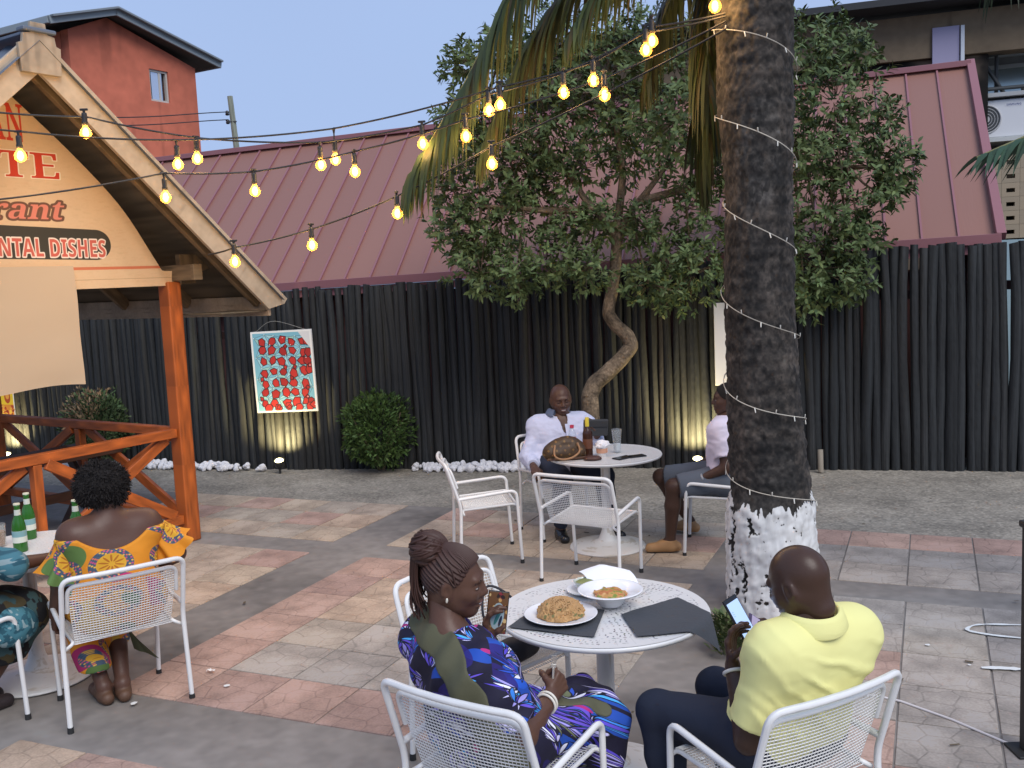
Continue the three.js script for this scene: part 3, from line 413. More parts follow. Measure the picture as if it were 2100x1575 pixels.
// ---------------------------------------------------------------- ground lamps washing the fence
function groundLamp(x, z, label, inten) {
  const l = thing('ground_lamp', label, 'lamp', [x, 0, z], Math.PI, 'small floodlights at the foot of the fence');
  part('spike', cyl(.012, .012, .10, [0, .04, 0]), mat(.02, .02, .02, .6), l);
  part('housing', xf(lathe([[0, -.05], [.05, -.05], [.062, .0], [.062, .03], [.055, .03], [.05, .0], [0, 0]], 20), [0, .12, 0], [-.35, 0, 0]), mat(.03, .03, .03, .5), l);
  part('lens', xf(new THREE.SphereGeometry(.048, 16, 10), [0, .135, .0], [0, 0, 0], [1, .7, 1]), new THREE.MeshStandardMaterial({ color: RGB(.9, .85, .6), emissive: RGB(1, .86, .45), emissiveIntensity: 9, roughness: .4 }), l);
  const s = new THREE.SpotLight(RGB(1, .80, .38), inten, 0, 1.25, .9, 2); s.position.set(0, .20, .02); s.target.position.set(0, .70, .26); s.shadow.radius = 1; s.castShadow = true; l.add(s, s.target);
}
groundLamp(-2.70, -11.1, 'lit ground lamp at the fence foot below the patterned poster', 5);
groundLamp(1.90, -10.10, 'lit ground lamp at the fence foot beside the man in shorts', 5.5);
groundLamp(-6.5, -12.44, 'lit ground lamp at the fence foot behind the pavilion', 5);
// ---------------------------------------------------------------- string lights
{
  const S = {
    a: [[[-3.149, 3.156, -6.0], [-2.881, 3.119, -6.068], [-2.109, 3.1, -6.543], [-1.117, 3.15, -6.694], [-.014, 3.297, -6.312], [.574, 3.374, -6.069], [.909, 3.531, -5.922], [1.30, 3.545, -5.75]], [[-2.902, 2.976, -6.063], [-2.114, 2.945, -6.547], [-1.11, 2.949, -6.696], [.005, 3.19, -6.302], [.571, 3.269, -6.069], [.907, 3.45, -5.922]], 'uppermost'],
    b: [[[-3.139, 3.249, -6.0], [-2.565, 3.223, -6.267], [-1.99, 3.116, -6.602], [-1.199, 3.064, -6.686], [-.501, 3.119, -6.496], [-.062, 3.264, -6.33], [.398, 3.334, -6.143], [.876, 3.506, -5.937], [1.30, 3.529, -5.75]], [[-2.579, 3.128, -6.264], [-2.001, 2.984, -6.602], [-1.208, 2.917, -6.686], [-.507, 2.999, -6.496], [-.067, 3.162, -6.33], [.394, 3.219, -6.143], [.873, 3.405, -5.937]], 'second'],
    c: [[[-3.196, 2.708, -6.0], [-2.194, 2.888, -6.506], [-1.642, 2.887, -6.641], [-.966, 2.993, -6.663], [-.215, 3.124, -6.387], [.635, 3.275, -6.041], [1.30, 3.502, -5.75]], [[-2.199, 2.733, -6.51], [-1.648, 2.76, -6.641], [-.981, 2.86, -6.666], [-.221, 3.018, -6.387], [.632, 3.176, -6.041]], 'third'],
    d: [[[-2.066, 2.366, -6.9], [-1.811, 2.394, -6.627], [-1.294, 2.496, -6.68], [-.704, 2.677, -6.562], [-.059, 2.942, -6.323], [1.30, 3.46, -5.75]], [[-1.812, 2.3, -6.627], [-1.301, 2.389, -6.68], [-.703, 2.566, -6.56], [-.064, 2.833, -6.323]], 'lowest'],
  };
  const blk = mat(.018, .018, .02, .55), glow = new THREE.MeshPhysicalMaterial({ color: RGB(1, .72, .36), emissive: RGB(1, .36, .03), emissiveIntensity: .62, roughness: .05, transmission: .85, thickness: 0, side: THREE.DoubleSide }), fil = new THREE.MeshStandardMaterial({ color: RGB(1, .9, .6), emissive: RGB(1, .70, .30), emissiveIntensity: 6 });
  const sock = lathe([[0, .0], [.015, 0], [.017, -.012], [.016, -.05], [.019, -.055], [.019, -.075], [0, -.075]], 12);
  const bulb = lathe([[0, -.072], [.013, -.072], [.016, -.084], [.032, -.105], [.037, -.122], [.032, -.142], [.016, -.155], [0, -.160]], 16), core = xf(new THREE.SphereGeometry(1, 10, 8), [0, -.12, 0], [0, 0, 0], [.019, .031, .019]);
  const word = { a: 'cable strung highest', b: 'cable strung just under the highest', c: 'cable strung just above the lowest', d: 'cable strung lowest' }, ORD = ['first', 'second', 'third', 'fourth', 'fifth', 'sixth', 'seventh'];
  for (const k in S) {
    const [pts, bulbs] = S[k]; const fine = []; // slight sag between the hooks
    for (let i = 0; i < pts.length - 1; i++) for (let t = 0; t < 1; t += .1) { const a = pts[i], b = pts[i + 1], L = Math.hypot(a[0] - b[0], a[2] - b[2]); fine.push([lerp(a[0], b[0], t), lerp(a[1], b[1], t) - .06 * L * t * (1 - t), lerp(a[2], b[2], t)]); } fine.push(pts[pts.length - 1]);
    solo('light_cable', sweep(fine, () => .006, 6), blk, 'black light ' + word[k] + ' between the palm and the pavilion', 'cable', 'string light cables');
    bulbs.forEach(([x, y, z], i) => {
      let best = fine[0]; for (const f of fine) if (Math.abs(f[0] - x) < Math.abs(best[0] - x)) best = f;
      const o = thing('string_bulb', `glowing bulb, ${ORD[bulbs.length - 1 - i]} from the palm on the ${word[k]}`, 'light bulb', [x, y + .12, z], i, 'bulbs of the string lights');
      const drop = Math.max(.02, best[1] - (y + .12)); part('hanger', merge([cyl(.005, .005, drop, [0, drop / 2, 0], [0, 0, 0], 6), box(.05, .014, .014, [0, drop, 0]), cyl(.011, .006, .03, [0, drop - .015, 0], [0, 0, 0], 8)]), blk, o);
      part('socket', sock, blk, o); const b = part('bulb', bulb, glow, o); part('filament', core, fil, b);
      const L = new THREE.PointLight(RGB(1, .60, .22), .24, 0, 2); L.position.set(0, -.12, 0); L.shadow.radius = 1.2; L.castShadow = true; o.add(L);
    });
  }
  const o = thing('string_bulb', 'glowing pear-shaped bulb at the top of the palm trunk', 'light bulb', [1.235, 3.70, -5.72], 0, 'bulbs of the string lights'); part('hanger', cyl(.005, .005, .1, [0, .05, 0]), blk, o); part('socket', sock, blk, o); const b = part('bulb', bulb, glow, o); part('filament', core, fil, b); const L = new THREE.PointLight(RGB(1, .60, .22), .24, 0, 2); L.position.set(0, -.12, 0); L.shadow.radius = 1.2; o.add(L);
}
// ---------------------------------------------------------------- tables and chairs
M.white = mat(.76, .755, .73, .42, { bumpMap: TEX.paintB, bumpScale: .0006 });
M.whiteDirty = mat(.70, .69, .66, .5, { map: dataTex(256, 256, (u, v) => { const s = smooth(.60, .72, tfbm(u, v, 10, 4, 2)); const k = .97 - .1 * s; return [k, k * (1 - .03 * s), k * (1 - .07 * s)]; }) });
M.rubber = mat(.02, .02, .02, .8);
const chair0 = new THREE.Group(); chair0.name = 'wire_chair';
{
  const r = .0125, rf = [.297, .012, .241], ff = [.256, .012, -.22], ac = [.264, .548, -.195], rb = [.291, .464, .22], bt = [.289, .783, .319];
  const mir = p => [-p[0], p[1], p[2]];
  const mid = [0, bt[1] + .004, bt[2] + .035];
  part('rear_frame', bent([rf, rb, [bt[0], bt[1] - .001, bt[2]], [bt[0] * .5, bt[1] + .003, bt[2] + .026], mid, [-bt[0] * .5, bt[1] + .003, bt[2] + .026], mir(bt), mir(rb), mir(rf)], r, .05, 8), M.white, chair0);
  for (const s of [1, -1]) { const q = p => s > 0 ? p : mir(p); const j = [lerp(rb[0], bt[0], .18), lerp(rb[1], bt[1], .18), lerp(rb[2], bt[2], .18)]; part('arm_frame', bent([q(j), q([ac[0] + .005, ac[1] + .008, ac[2]]), q(ff)], r, .055, 8), M.white, chair0); }
  const tb = (y) => lerp(rb[2], bt[2], (y - rb[1]) / (bt[1] - rb[1])) - .022; // back plane
  const cv = (x) => .030 * (1 - (x / .26) ** 2);
  part('back_loop', bent([[.262, .60, tb(.60)], [.258, .735, tb(.735)], [.13, .738, tb(.738) + .022], [0, .739, tb(.739) + .03], [-.13, .738, tb(.738) + .022], [-.258, .735, tb(.735)], [-.262, .60, tb(.60)]], .0105, .045, 8), M.white, chair0);
  const wires = [], wr = .0019, N = 30;
  const line = (pts, r = wr) => wires.push(sweep(pts, () => r, 4, false));
  const yb = .432; // back sheet runs down to the seat, then forward
  const back = (x, y) => { const w = lerp(.232, .252, clamp((y - yb) / .2)); return [x * w, y, tb(y) + cv(x * w)]; };
  for (let k = 0; k <= 22; k++) { const y = lerp(yb, .728, k / 22), p = []; for (let i = 0; i <= 8; i++) p.push(back(-1 + i / 4, y)); line(p, .0023); }
  for (let k = 0; k <= 36; k++) { const x = -1 + k / 18; line([back(x, yb), back(x, .53), back(x, .63), back(x, .73)], .0015); }
  part('back_mesh', mergeGeometries(wires.map(strip)), M.white, chair0).userData.kind = 'stuff';
  wires.length = 0;
  const zb = tb(yb) + .02, zf = -.205, seat = (x, t) => { const w = .238, z = lerp(zb, zf, t), y = lerp(yb - .008, .452, t) - .014 * Math.sin(t * Math.PI) * (1 - x * x) - (t > .93 ? (t - .93) * .35 : 0); return [x * w, y, z]; };
  for (let k = 0; k <= 30; k++) { const t = k / 30, p = []; for (let i = 0; i <= 6; i++) p.push(seat(-1 + i / 3, t)); line(p, .0021); }
  for (let k = 0; k <= 34; k++) { const x = -1 + k / 17, p = []; for (let i = 0; i <= 6; i++) p.push(seat(x, i / 6)); line(p, .0018); }
  part('seat_mesh', mergeGeometries(wires.map(strip)), M.white, chair0).userData.kind = 'stuff';
  part('seat_frame', bent([[.285, .40, .20], [.24, .43, zb], [.245, .45, zf + .02], [.254, .42, -.215]], .009, .03, 6), M.white, chair0); part('seat_frame', bent([[-.285, .40, .20], [-.24, .43, zb], [-.245, .45, zf + .02], [-.254, .42, -.215]], .009, .03, 6), M.white, chair0);
  part('seat_bar', bent([[.245, .445, zf + .01], [-.245, .445, zf + .01]], .009, .03, 6), M.white, chair0);
  for (const p of [rf, ff, mir(rf), mir(ff)]) part('foot_cap', cyl(.0145, .0155, .03, [p[0], .015, p[2]], [0, 0, 0], 10), M.rubber, chair0);
}
const CH = {};
function chair(key, x, z, a, label, m) { const o = chair0.clone(); o.name = numbered('wire_chair'); o.position.set(x, 0, z); o.rotation.y = a; scene.add(o); o.userData = { label, category: 'chair', group: 'white wire mesh garden chairs' }; CH[key] = [[x, 0, z], a]; return o; }
chair('A', -.235, -7.344, -1.425, 'empty white wire chair standing sideways, beside the far round table');
chair('B', .523, -6.704, -.53, 'empty white wire chair with its back to the near table, at the far round table');
chair('C', -2.128, -4.972, .613, 'white wire chair under the woman in the orange print dress');
chair('D', -.069, -3.316, -.61, 'white wire chair under the woman in the blue print dress');
chair('E', .827, -3.243, .51, 'white wire chair under the man in the yellow polo shirt');
chair('G', -.136, -4.22, -2.363, 'empty white wire chair facing the near table, behind the woman in blue');
chair('H', .38, -7.93, -2.84, 'white wire chair under the laughing man in the pale blue shirt');
chair('I', 1.50, -7.30, 1.318, 'white wire chair under the man in shorts beside the palm');
chair('F', -2.865, -4.75, -.6, 'white wire chair under the person in teal at the bottle table');
function tableTop(seed, hard) { return canvasTex(1024, 1024, (g, w) => { g.fillStyle = '#e9e8e6'; g.fillRect(0, 0, w, w); const R = rng(seed); for (let ring = 2; ring < 22; ring++) { const rad = ring / 22 * w * .475, n = Math.round(ring * 5.2); for (let k = 0; k < n; k++) { const a = (k + .5 * (ring % 2)) / n * 6.283 + .03 * R(); const clump = fbm(Math.cos(a) * rad * .012 + 5, Math.sin(a) * rad * .012 + 5, seed, 3); if (R() > .95 - .3 * (1 - clump)) continue; g.save(); g.translate(w / 2 + Math.cos(a) * rad, w / 2 + Math.sin(a) * rad); g.rotate(a + (ring % 3 ? 0 : 1.57) + .5 * R()); g.fillStyle = `rgba(${58 + 40 * R()},${58 + 36 * R()},${66 + 30 * R()},${hard * smooth(.28, .62, clump) * (.5 + .5 * R())})`; g.beginPath(); g.ellipse(0, 0, 6 + 5 * R(), 2.5 + 2.2 * R(), 0, 0, 7); g.fill(); g.restore(); } } for (let k = 0; k < 36; k++) { const a = k / 36 * 6.283; g.strokeStyle = 'rgba(120,120,126,.25)'; g.lineWidth = 2; g.beginPath(); g.moveTo(w / 2 + Math.cos(a) * w * .40, w / 2 + Math.sin(a) * w * .40); g.lineTo(w / 2 + Math.cos(a) * w * .475, w / 2 + Math.sin(a) * w * .475); g.stroke(); } }); }
function roundTable(x, z, label, seed, hard, R = .437) {
  const t = thing('round_table', label, 'table', [x, 0, z], seed, 'white round pedestal tables'), Y = .738;
  const disc = new THREE.CircleGeometry(R - .006, 64); disc.rotateX(-Math.PI / 2); disc.translate(0, Y - .0002, 0);
  const top = part('tabletop', lathe([[0, Y - .028], [R - .03, Y - .03], [R - .004, Y - .022], [R, Y - .010], [R - .004, Y - .002], [R - .01, Y - .0035], [0, Y - .0035]], 64), M.white, t);
  part('perforated_face', disc, mat(.8, .8, .79, .45, { map: tableTop(seed, hard) }), top);
  part('column', lathe([[0, Y - .03], [.10, Y - .032], [.10, Y - .045], [.045, Y - .06], [.036, Y - .12], [.037, .2], [.044, .14], [.065, .085], [.085, .06]], 28), M.whiteDirty, t);
  part('base', lathe([[.07, .072], [.10, .056], [.14, .046], [.22, .036], [.285, .026], [.295, .014], [.295, .004], [0, .004]], 44), M.whiteDirty, t);
  return t;
}
roundTable(.337, -3.949, 'white round perforated table set with plates of food and grey napkins', 3, .95);
roundTable(.687, -7.44, 'white round pedestal table holding a handbag and two black phones', 5, .22);
roundTable(-2.73, -5.33, 'white round pedestal table holding green beer bottles', 8, .2);
// ---------------------------------------------------------------- vegetation
class Leaves { // many small bent blades in one mesh, coloured leaf by leaf
  constructor() { this.p = []; this.c = []; this.i = []; }
  blade(base, dir, up, len, wid, col, droop = .2, seg = 3, shape = t => Math.sin(Math.PI * Math.pow(t * .96 + .02, .8))) {
    const n = this.p.length / 3, side = dir.clone().cross(up).normalize(), q = base.clone(), d = dir.clone().normalize();
    for (let k = 0; k <= seg; k++) { const t = k / seg, w = wid * .5 * Math.max(.04, shape(t)); const fold = up.clone().multiplyScalar(w * .35); for (const s of [-1, 1]) { const v = q.clone().addScaledVector(side, s * w).add(fold); this.p.push(v.x, v.y, v.z); this.c.push(...col); } q.addScaledVector(d, len / seg); d.y -= droop / seg * (1 + t); d.normalize(); }
    for (let k = 0; k < seg; k++) { const a = n + 2 * k; this.i.push(a, a + 1, a + 3, a, a + 3, a + 2); }
  }
  geo() { const g = new THREE.BufferGeometry(); g.setAttribute('position', new THREE.Float32BufferAttribute(this.p, 3)); g.setAttribute('color', new THREE.Float32BufferAttribute(this.c, 3)); g.setIndex(this.i); g.computeVertexNormals(); return g; }
}
const leafMat = (rough = .55) => new THREE.MeshPhysicalMaterial({ vertexColors: true, roughness: rough, side: THREE.DoubleSide, transmission: 0, specularIntensity: .5 });
const rdir = R => { const z = 2 * R() - 1, a = R() * 6.283, s = Math.sqrt(1 - z * z); return V(s * Math.cos(a), z, s * Math.sin(a)); };
function leafCol(R, base, va) { const k = 1 - va + 2 * va * R(), y = R() * .35; return [base[0] * k * (1 + y), base[1] * k * (1 + y * .3), base[2] * k]; }

{ // crooked tree by the fence
  const t = thing('crooked_tree', 'leafy tree with a zigzag bare trunk in front of the log fence', 'tree', [.80, 0, -10.02]);
  const off = [.80, 0, -10.02], L = p => V(p[0] - off[0], p[1] - off[1], p[2] - off[2]);
  const barkm = mat(.52, .43, .31, .85, { map: TEX.bark, bumpMap: TEX.barkB, bumpScale: .012 });
  const tr = [[.80, -.05, -10.02], [.80, .3, -10.02], [.795, .62, -10], [.79, .86, -10], [.85, .99, -10], [.98, 1.10, -9.98], [1.13, 1.24, -9.97], [1.225, 1.36, -9.97], [1.19, 1.47, -9.98], [1.08, 1.58, -10], [1.012, 1.69, -10], [1.025, 1.8, -10], [1.06, 1.95, -10], [1.10, 2.2, -10], [1.13, 2.5, -10]];
  const smoothp = (a, n) => new THREE.CatmullRomCurve3(a.map(L), false, 'catmullrom', .22).getPoints(n);
  const tg = sweep(smoothp(tr, 70), (u, a, p) => (lerp(.092, .055, Math.min(1, u * 1.1)) + (u < .06 ? .03 * (1 - u / .06) : 0)) * (1 + .10 * noise(p.x * 14, p.y * 9, a * 2)), 14); const uv = tg.attributes.uv; for (let i = 0; i < uv.count; i++) uv.setXY(i, uv.getX(i) * .9, uv.getY(i) * 1.2);
  part('trunk', tg, barkm, t);
  part('branch_stub', sweep([L([.80, .84, -9.99]), L([.74, .89, -9.95])], u => .05 - .012 * u, 10), barkm, t);
  const limbs = [[[1.13, 2.45, -10], [.95, 2.7, -10], [.80, 2.88, -10.02], [.586, 3.24, -10.05], [.2, 3.6, -10], [-.1, 3.9, -9.8]], [[1.13, 2.45, -10], [1.28, 2.72, -10], [1.454, 2.92, -10], [1.807, 3.33, -10.1], [2.3, 3.8, -10.1]], [[1.12, 2.5, -10], [1.2, 3.1, -10], [1.12, 3.9, -10.1], [1.1, 4.4, -10.1]], [[1.35, 2.8, -10], [2.0, 2.95, -10], [2.7, 3.0, -9.9], [3.4, 3.05, -9.85]], [[.9, 2.75, -10], [.5, 2.75, -9.95], [.05, 2.8, -9.95], [-.4, 2.85, -10]]];
  const nodes = []; limbs.forEach((l, k) => { const p = smoothp(l, 22); part('limb', sweep(p, u => lerp(.046, .014, u), 8), barkm, t); p.slice(5).forEach(q => nodes.push(q)); });
  const blobs = [[-.26, 4.06, -9.4, .27], [-.42, 3.62, -9.4, .17], [-.42, 3.45, -9.5, .22], [.05, 4.17, -9.4, .27], [.48, 4.29, -10, .47], [1.11, 4.35, -10, .5], [1.73, 4.18, -10, .5], [-.13, 3.56, -10, .45], [.46, 3.67, -10, .55], [1.09, 3.69, -10, .6], [1.63, 3.5, -9.5, .52], [-.5, 3, -10, .3], [-.49, 2.61, -10, .27], [-.02, 2.69, -10, .4], [-.26, 2.16, -9.8, .27], [.09, 2.08, -9.7, .22], [.4, 2.23, -10, .35], [.77, 2.14, -9.7, .24], [1.4, 1.99, -9.8, .29], [1.87, 2.07, -10, .4], [1.36, 3.34, -10.3, .46, .55], [.73, 3.14, -10, .4, .6], [1.94, 2.7, -10, .35, .7], [.34, 2.93, -10.2, .4, .8], [2, 3.18, -10, .4, .8], [.95, 2.62, -9.9, .22], [1.35, 2.55, -9.85, .22], [.15, 3.2, -10, .4], [-.3, 2.35, -10, .25], [1.65, 2.3, -9.9, .25], [.6, 2.5, -9.9, .25, .7], [3.18, 4.26, -10, .3], [3.52, 4.15, -10, .25], [3.32, 3.69, -10, .45], [3.66, 3.49, -10, .3], [3.11, 3.11, -9.8, .39], [3.63, 3.04, -9.8, .34], [3.79, 3.05, -9.6, .17], [3.74, 2.76, -9.6, .14], [3.24, 2.58, -9.8, .41], [3.09, 2.06, -9.8, .36], [3.47, 2.33, -9.7, .26], [3.37, 1.91, -9.7, .22], [2.92, 1.78, -9.7, .19], [2.59, 3.3, -10, .6], [2.57, 2.43, -10, .5], [2.55, 4.01, -10, .6]];
  const R = rng(41), lv = new Leaves(), twigs = [];
  for (const [x, y, z, r, dens = 1] of blobs) {
    const c = L([x, y, z]); let best = nodes[0]; for (const q of nodes) if (q.distanceTo(c) < best.distanceTo(c)) best = q;
    const mid = best.clone().lerp(c, .5).add(V(0, -.08 + .1 * R(), .1 * (R() - .5))); twigs.push(sweep(new THREE.CatmullRomCurve3([best, mid, c]).getPoints(8), u => lerp(.016, .005, u), 6));
    const n = Math.round((26 + 430 * r * r + 66 * r) * dens);
    for (let k = 0; k < n; k++) {
      const d = rdir(R), rr = r * Math.pow(R(), .45) * (1 + .35 * (R() - .4)), tip = c.clone().add(V(d.x * rr, d.y * rr * .92, d.z * rr * 1.2)), out = d.clone().add(V(0, .35, 0)).add(rdir(R).multiplyScalar(.5)).normalize();
      if (k % 5 === 0) twigs.push(sweep([c.clone().lerp(tip, .25), tip.clone().addScaledVector(out, .05)], u => lerp(.005, .0025, u), 4, false));
      const col0 = [.082, .130, .052], m = 6 + Math.floor(R() * 4);
      for (let j = 0; j < m; j++) { const a = j * 2.4 + R(), side = out.clone().cross(V(.3, .9, .2)).normalize(), b2 = out.clone().cross(side), ld = out.clone().multiplyScalar(.35 + .7 * R()).addScaledVector(side, Math.cos(a)).addScaledVector(b2, Math.sin(a)).normalize(); lv.blade(tip.clone().addScaledVector(out, .012 * j), ld, out, .056 + .040 * R(), .024 + .011 * R(), leafCol(R, col0, .40), .35); }
    }
  }
  part('twigs', mergeGeometries(twigs.map(strip)), barkm, t).userData.kind = 'stuff';
  part('crown', lv.geo(), leafMat(), t).userData.kind = 'stuff';
}
function bush(name, x, z, rx, ry, cy, seed, label, base, dry) {
  const o = thing(name, label, 'bush', [x, 0, z]), R = rng(seed), lv = new Leaves(), stems = [];
  for (let k = 0; k < 9; k++) { const a = k * 2.4; stems.push(sweep([V(.03 * Math.cos(a), 0, .03 * Math.sin(a)), V(rx * .45 * Math.cos(a), cy * .8, rx * .45 * Math.sin(a)), V(rx * .7 * Math.cos(a), cy + ry * .5 * R(), rx * .7 * Math.sin(a))], () => .008, 5)); }
  part('stems', mergeGeometries(stems.map(strip)), mat(.16, .12, .08, .9), o);
  for (let k = 0; k < 5200; k++) { const d = rdir(R), bump = 1 + .42 * (fbm(d.x * 2.6 + seed, d.y * 2.6, d.z * 2.6, 3) - .5) * 2, rr = Math.pow(R(), .28) * bump, p = V(d.x * rx * rr, cy + d.y * ry * rr, d.z * rx * rr); if (p.y < .03) continue; const out = d.clone().add(rdir(R).multiplyScalar(.8)).add(V(0, .3, 0)).normalize(); const br = dry && d.y > .1 && d.x < .3 && R() < .55; lv.blade(p, out, rdir(R), .035 + .055 * R() * R() + .01 * R(), .014 + .016 * R(), leafCol(R, br ? [.20, .15, .09] : base, .4), .2, 2); }
  part('foliage', lv.geo(), leafMat(.6), o).userData.kind = 'stuff';
}
bush('round_bush', -5.08, -11.92, .40, .47, .50, 3, 'rounded bush with browning top seen through the pavilion railings', [.055, .095, .040], true);
bush('leafy_bush', -1.53, -11.0, .41, .42, .46, 6, 'dense green bush at the fence foot beside the patterned poster', [.050, .098, .026], false);
{ // low succulent at the palm foot
  const o = thing('small_plant', 'small leafy green plant growing beside the whitewashed palm foot', 'plant', [1.12, 0, -5.22]), R = rng(12), lv = new Leaves();
  for (let k = 0; k < 420; k++) { const a = R() * 6.283, h = .02 +   .20 * R(), r = .085 * Math.sqrt(R()) * (1 - .4 * h / .3) + .01, p = V(Math.cos(a) * r, h, Math.sin(a) * r), d = V(Math.cos(a), .5 + R(), Math.sin(a)).normalize(); lv.blade(p, d, V(0, 1, 0), .035 + .03 * R(), .024 + .012 * R(), leafCol(R, k % 9 ? [.085, .13, .05] : [.24, .26, .16], .35), .2, 2); }
  part('foliage', lv.geo(), leafMat(.5), o).userData.kind = 'stuff'; const st = []; for (let k = 0; k < 12; k++) { const a = k * 2.4, r = .1 * (k % 3) / 2; st.push(sweep([V(r * .4 * Math.cos(a), 0, r * .4 * Math.sin(a)), V(r * Math.cos(a), .24, r * Math.sin(a))], () => .004, 5)); } part('stems', mergeGeometries(st.map(strip)), mat(.12, .14, .06, .8), o);
}
let palmAt;
// ---------------------------------------------------------------- palms
function frond(parent, pts, o = {}) {
  const R = rng(o.seed || 1), curve = new THREE.CatmullRomCurve3(pts.map(p => V(...p))), P = curve.getPoints(60), lv = new Leaves(), g = parent.position;
  P.forEach(p => p.sub(g)); const n = o.n || 70, len = o.len || .6;
  const stalk = sweep(P, u => lerp(.022, .004, u), 6);
  for (let k = 0; k < n; k++) for (const s of [-1, 1]) {
    const u = .14 + .86 * k / n, i = Math.min(59, Math.floor(u * 60)), p = P[i].clone().lerp(P[i + 1], u * 60 - i), T = P[i + 1].clone().sub(P[i]).normalize(), side = T.clone().cross(V(0, 1, 0)).normalize().multiplyScalar(s);
    const d = T.clone().multiplyScalar(.75 + .3 * R()).addScaledVector(side, .75).add(V(0, -.25 - (o.hang ?? .5) * R(), 0)).add(rdir(R).multiplyScalar(.16)).normalize(), L = len * Math.pow(Math.sin(Math.PI * clamp(.12 + .80 * u)), .7) * (.8 + .4 * R());
    const dry = R() < (o.dry || 0), col = leafCol(R, dry ? [.075, .060, .024] : (o.col || [.070, .092, .030]), .35).map((q, i) => q * [.58, .68, .62][i]);
    lv.blade(p, d, V(0, 1, 0).addScaledVector(side, .5).normalize(), L, .026 + .010 * R(), col, (o.droop ?? 1.5) * (.7 + .6 * R()), 5, t => (t < .15 ? t / .15 : 1 - Math.pow((t - .15) / .85, 1.6)));
  }
  const f = part('frond', lv.geo(), leafMat(.5), parent); part('stalk', stalk, mat(.16, .16, .06, .6), f); return f;
}
const palm = thing('palm_tree', 'palm with a thick rough trunk whitewashed at the foot', 'palm tree', [1.57, 0, -5.9]);
{
  const prof = [[-.05, 1.575, .315], [0, 1.57, .30], [.15, 1.562, .287], [.31, 1.555, .276], [.62, 1.546, .266], [.77, 1.55, .248], [.98, 1.535, .240], [1.37, 1.516, .221], [1.96, 1.50, .209], [2.54, 1.511, .199], [2.8, 1.505, .212], [3.1, 1.497, .226], [3.66, 1.50, .230], [4.3, 1.50, .22], [4.75, 1.5, .16]];
  const at = y => { let i = 0; while (i < prof.length - 2 && y > prof[i + 1][0]) i++; const t = clamp((y - prof[i][0]) / (prof[i + 1][0] - prof[i][0])), s = t * t * (3 - 2 * t); return [lerp(prof[i][1], prof[i + 1][1], s), lerp(prof[i][2], prof[i + 1][2], s)]; };
  palmAt = at;
  const HT = 4.75, W = 1024, HH = 2048, wash = (u, y) => { // ragged limit of the whitewash, and where it has flaked
    const c = Math.cos(u * 6.283), s = Math.sin(u * 6.283), e = .70 + .10 * (fbm(c * 4 + 3, s * 4, y * 5, 4) - .5) * 2 + .10 * (fbm(c * 11, s * 11, y * 9 + 4, 3) - .5) * 2; return y < e; };
  const pit = (u, y) => { const c = Math.cos(u * 6.283) * .29, s = Math.sin(u * 6.283) * .29; const f = fbm(c * 26, y * 24, s * 26, 3), big = fbm(c * 6 + 9, y * 5, s * 6, 3), low = smooth(.6, .05, y); const side = smooth(.2, -.9, c / .29); return smooth(.715, .77, f + .34 * (big - .5) + .05 * low + .09 * side); };
  const barkc = (u, y) => { const c = Math.cos(u * 6.283) * .23, s = Math.sin(u * 6.283) * .23; const a = fbm(c * 9, y * 7, s * 9, 5), b = fbm(c * 42, y * 46, s * 42, 3), ring = noise(c * 3, y * 22, s * 3), moss = smooth(.55, .7, fbm(c * 5 + 4, y * 2.2, s * 5, 4)); const fl = smooth(.60, .68, fbm(c * 30 + 7, y * 18, s * 30, 3)); const k = (.56 + .8 * (a - .5) + .95 * (b - .5) + .4 * (ring - .5)) * (1 - .35 * fl); return [k, lerp(k * .93, k * .97, moss), lerp(k * .86, k * .93, moss)]; };
  const map = dataTex(W, HH, (u, v) => { const y = v * HT, k = barkc(u, y); let c = k.map((q, i) => clamp(q) * [.33, .32, .31][i] + .02); if (y < 1.0 && wash(u, y)) { const p = pit(u, y), d = fbm(Math.cos(u * 6.283) * 9, y * 9, Math.sin(u * 6.283) * 9, 4); const w = .80 + .22 * (d - .5); const t = [w, w * 1.0, w * .985]; c = t.map((q, i) => lerp(q, c[i] * .55, p)); } return c; });
  const hgt = (u, y) => { const c = Math.cos(u * 6.283) * .23, s = Math.sin(u * 6.283) * .23; let h = .026 * (fbm(c * 9, y * 9, s * 9, 4) - .5) + .020 * (fbm(c * 36, y * 30, s * 36, 2) - .5) + (y < .9 ? .0008 : .0025) * Math.sin(y * 70 + 2 * fbm(c * 4, y * 4, s * 4) * 4); if (y < .9 && wash(u, y)) h += .006 - .010 * pit(u, y); return h; };
  const NU = 150, NV = 420, g = grid(NU, NV, (u, v) => { const y = lerp(-.04, HT, v), [cx, r] = at(y), a = u * 6.283, R = r - .008 + hgt(u, y); return [cx - 1.57 + Math.cos(a) * R, y, -Math.sin(a) * R]; }, (u, v) => [u, lerp(-.04, HT, v) / HT]);
  part('trunk', g, new THREE.MeshStandardMaterial({ map, roughness: .93, bumpMap: TEX.barkB, bumpScale: .004, side: THREE.DoubleSide }), palm);
  // old frond bases round the crown
  const R = rng(6); for (let k = 0; k < 14; k++) { const a = k * 2.4, y = 4.2 + .5 * k / 14; part('frond_base', sweep([V(-.07 + .17 * Math.cos(a), y, .17 * Math.sin(a)), V(-.07 + .34 * Math.cos(a), y + .22, .34 * Math.sin(a))], u => .05 - .03 * u, 8), mat(.17, .13, .07, .9), palm); }
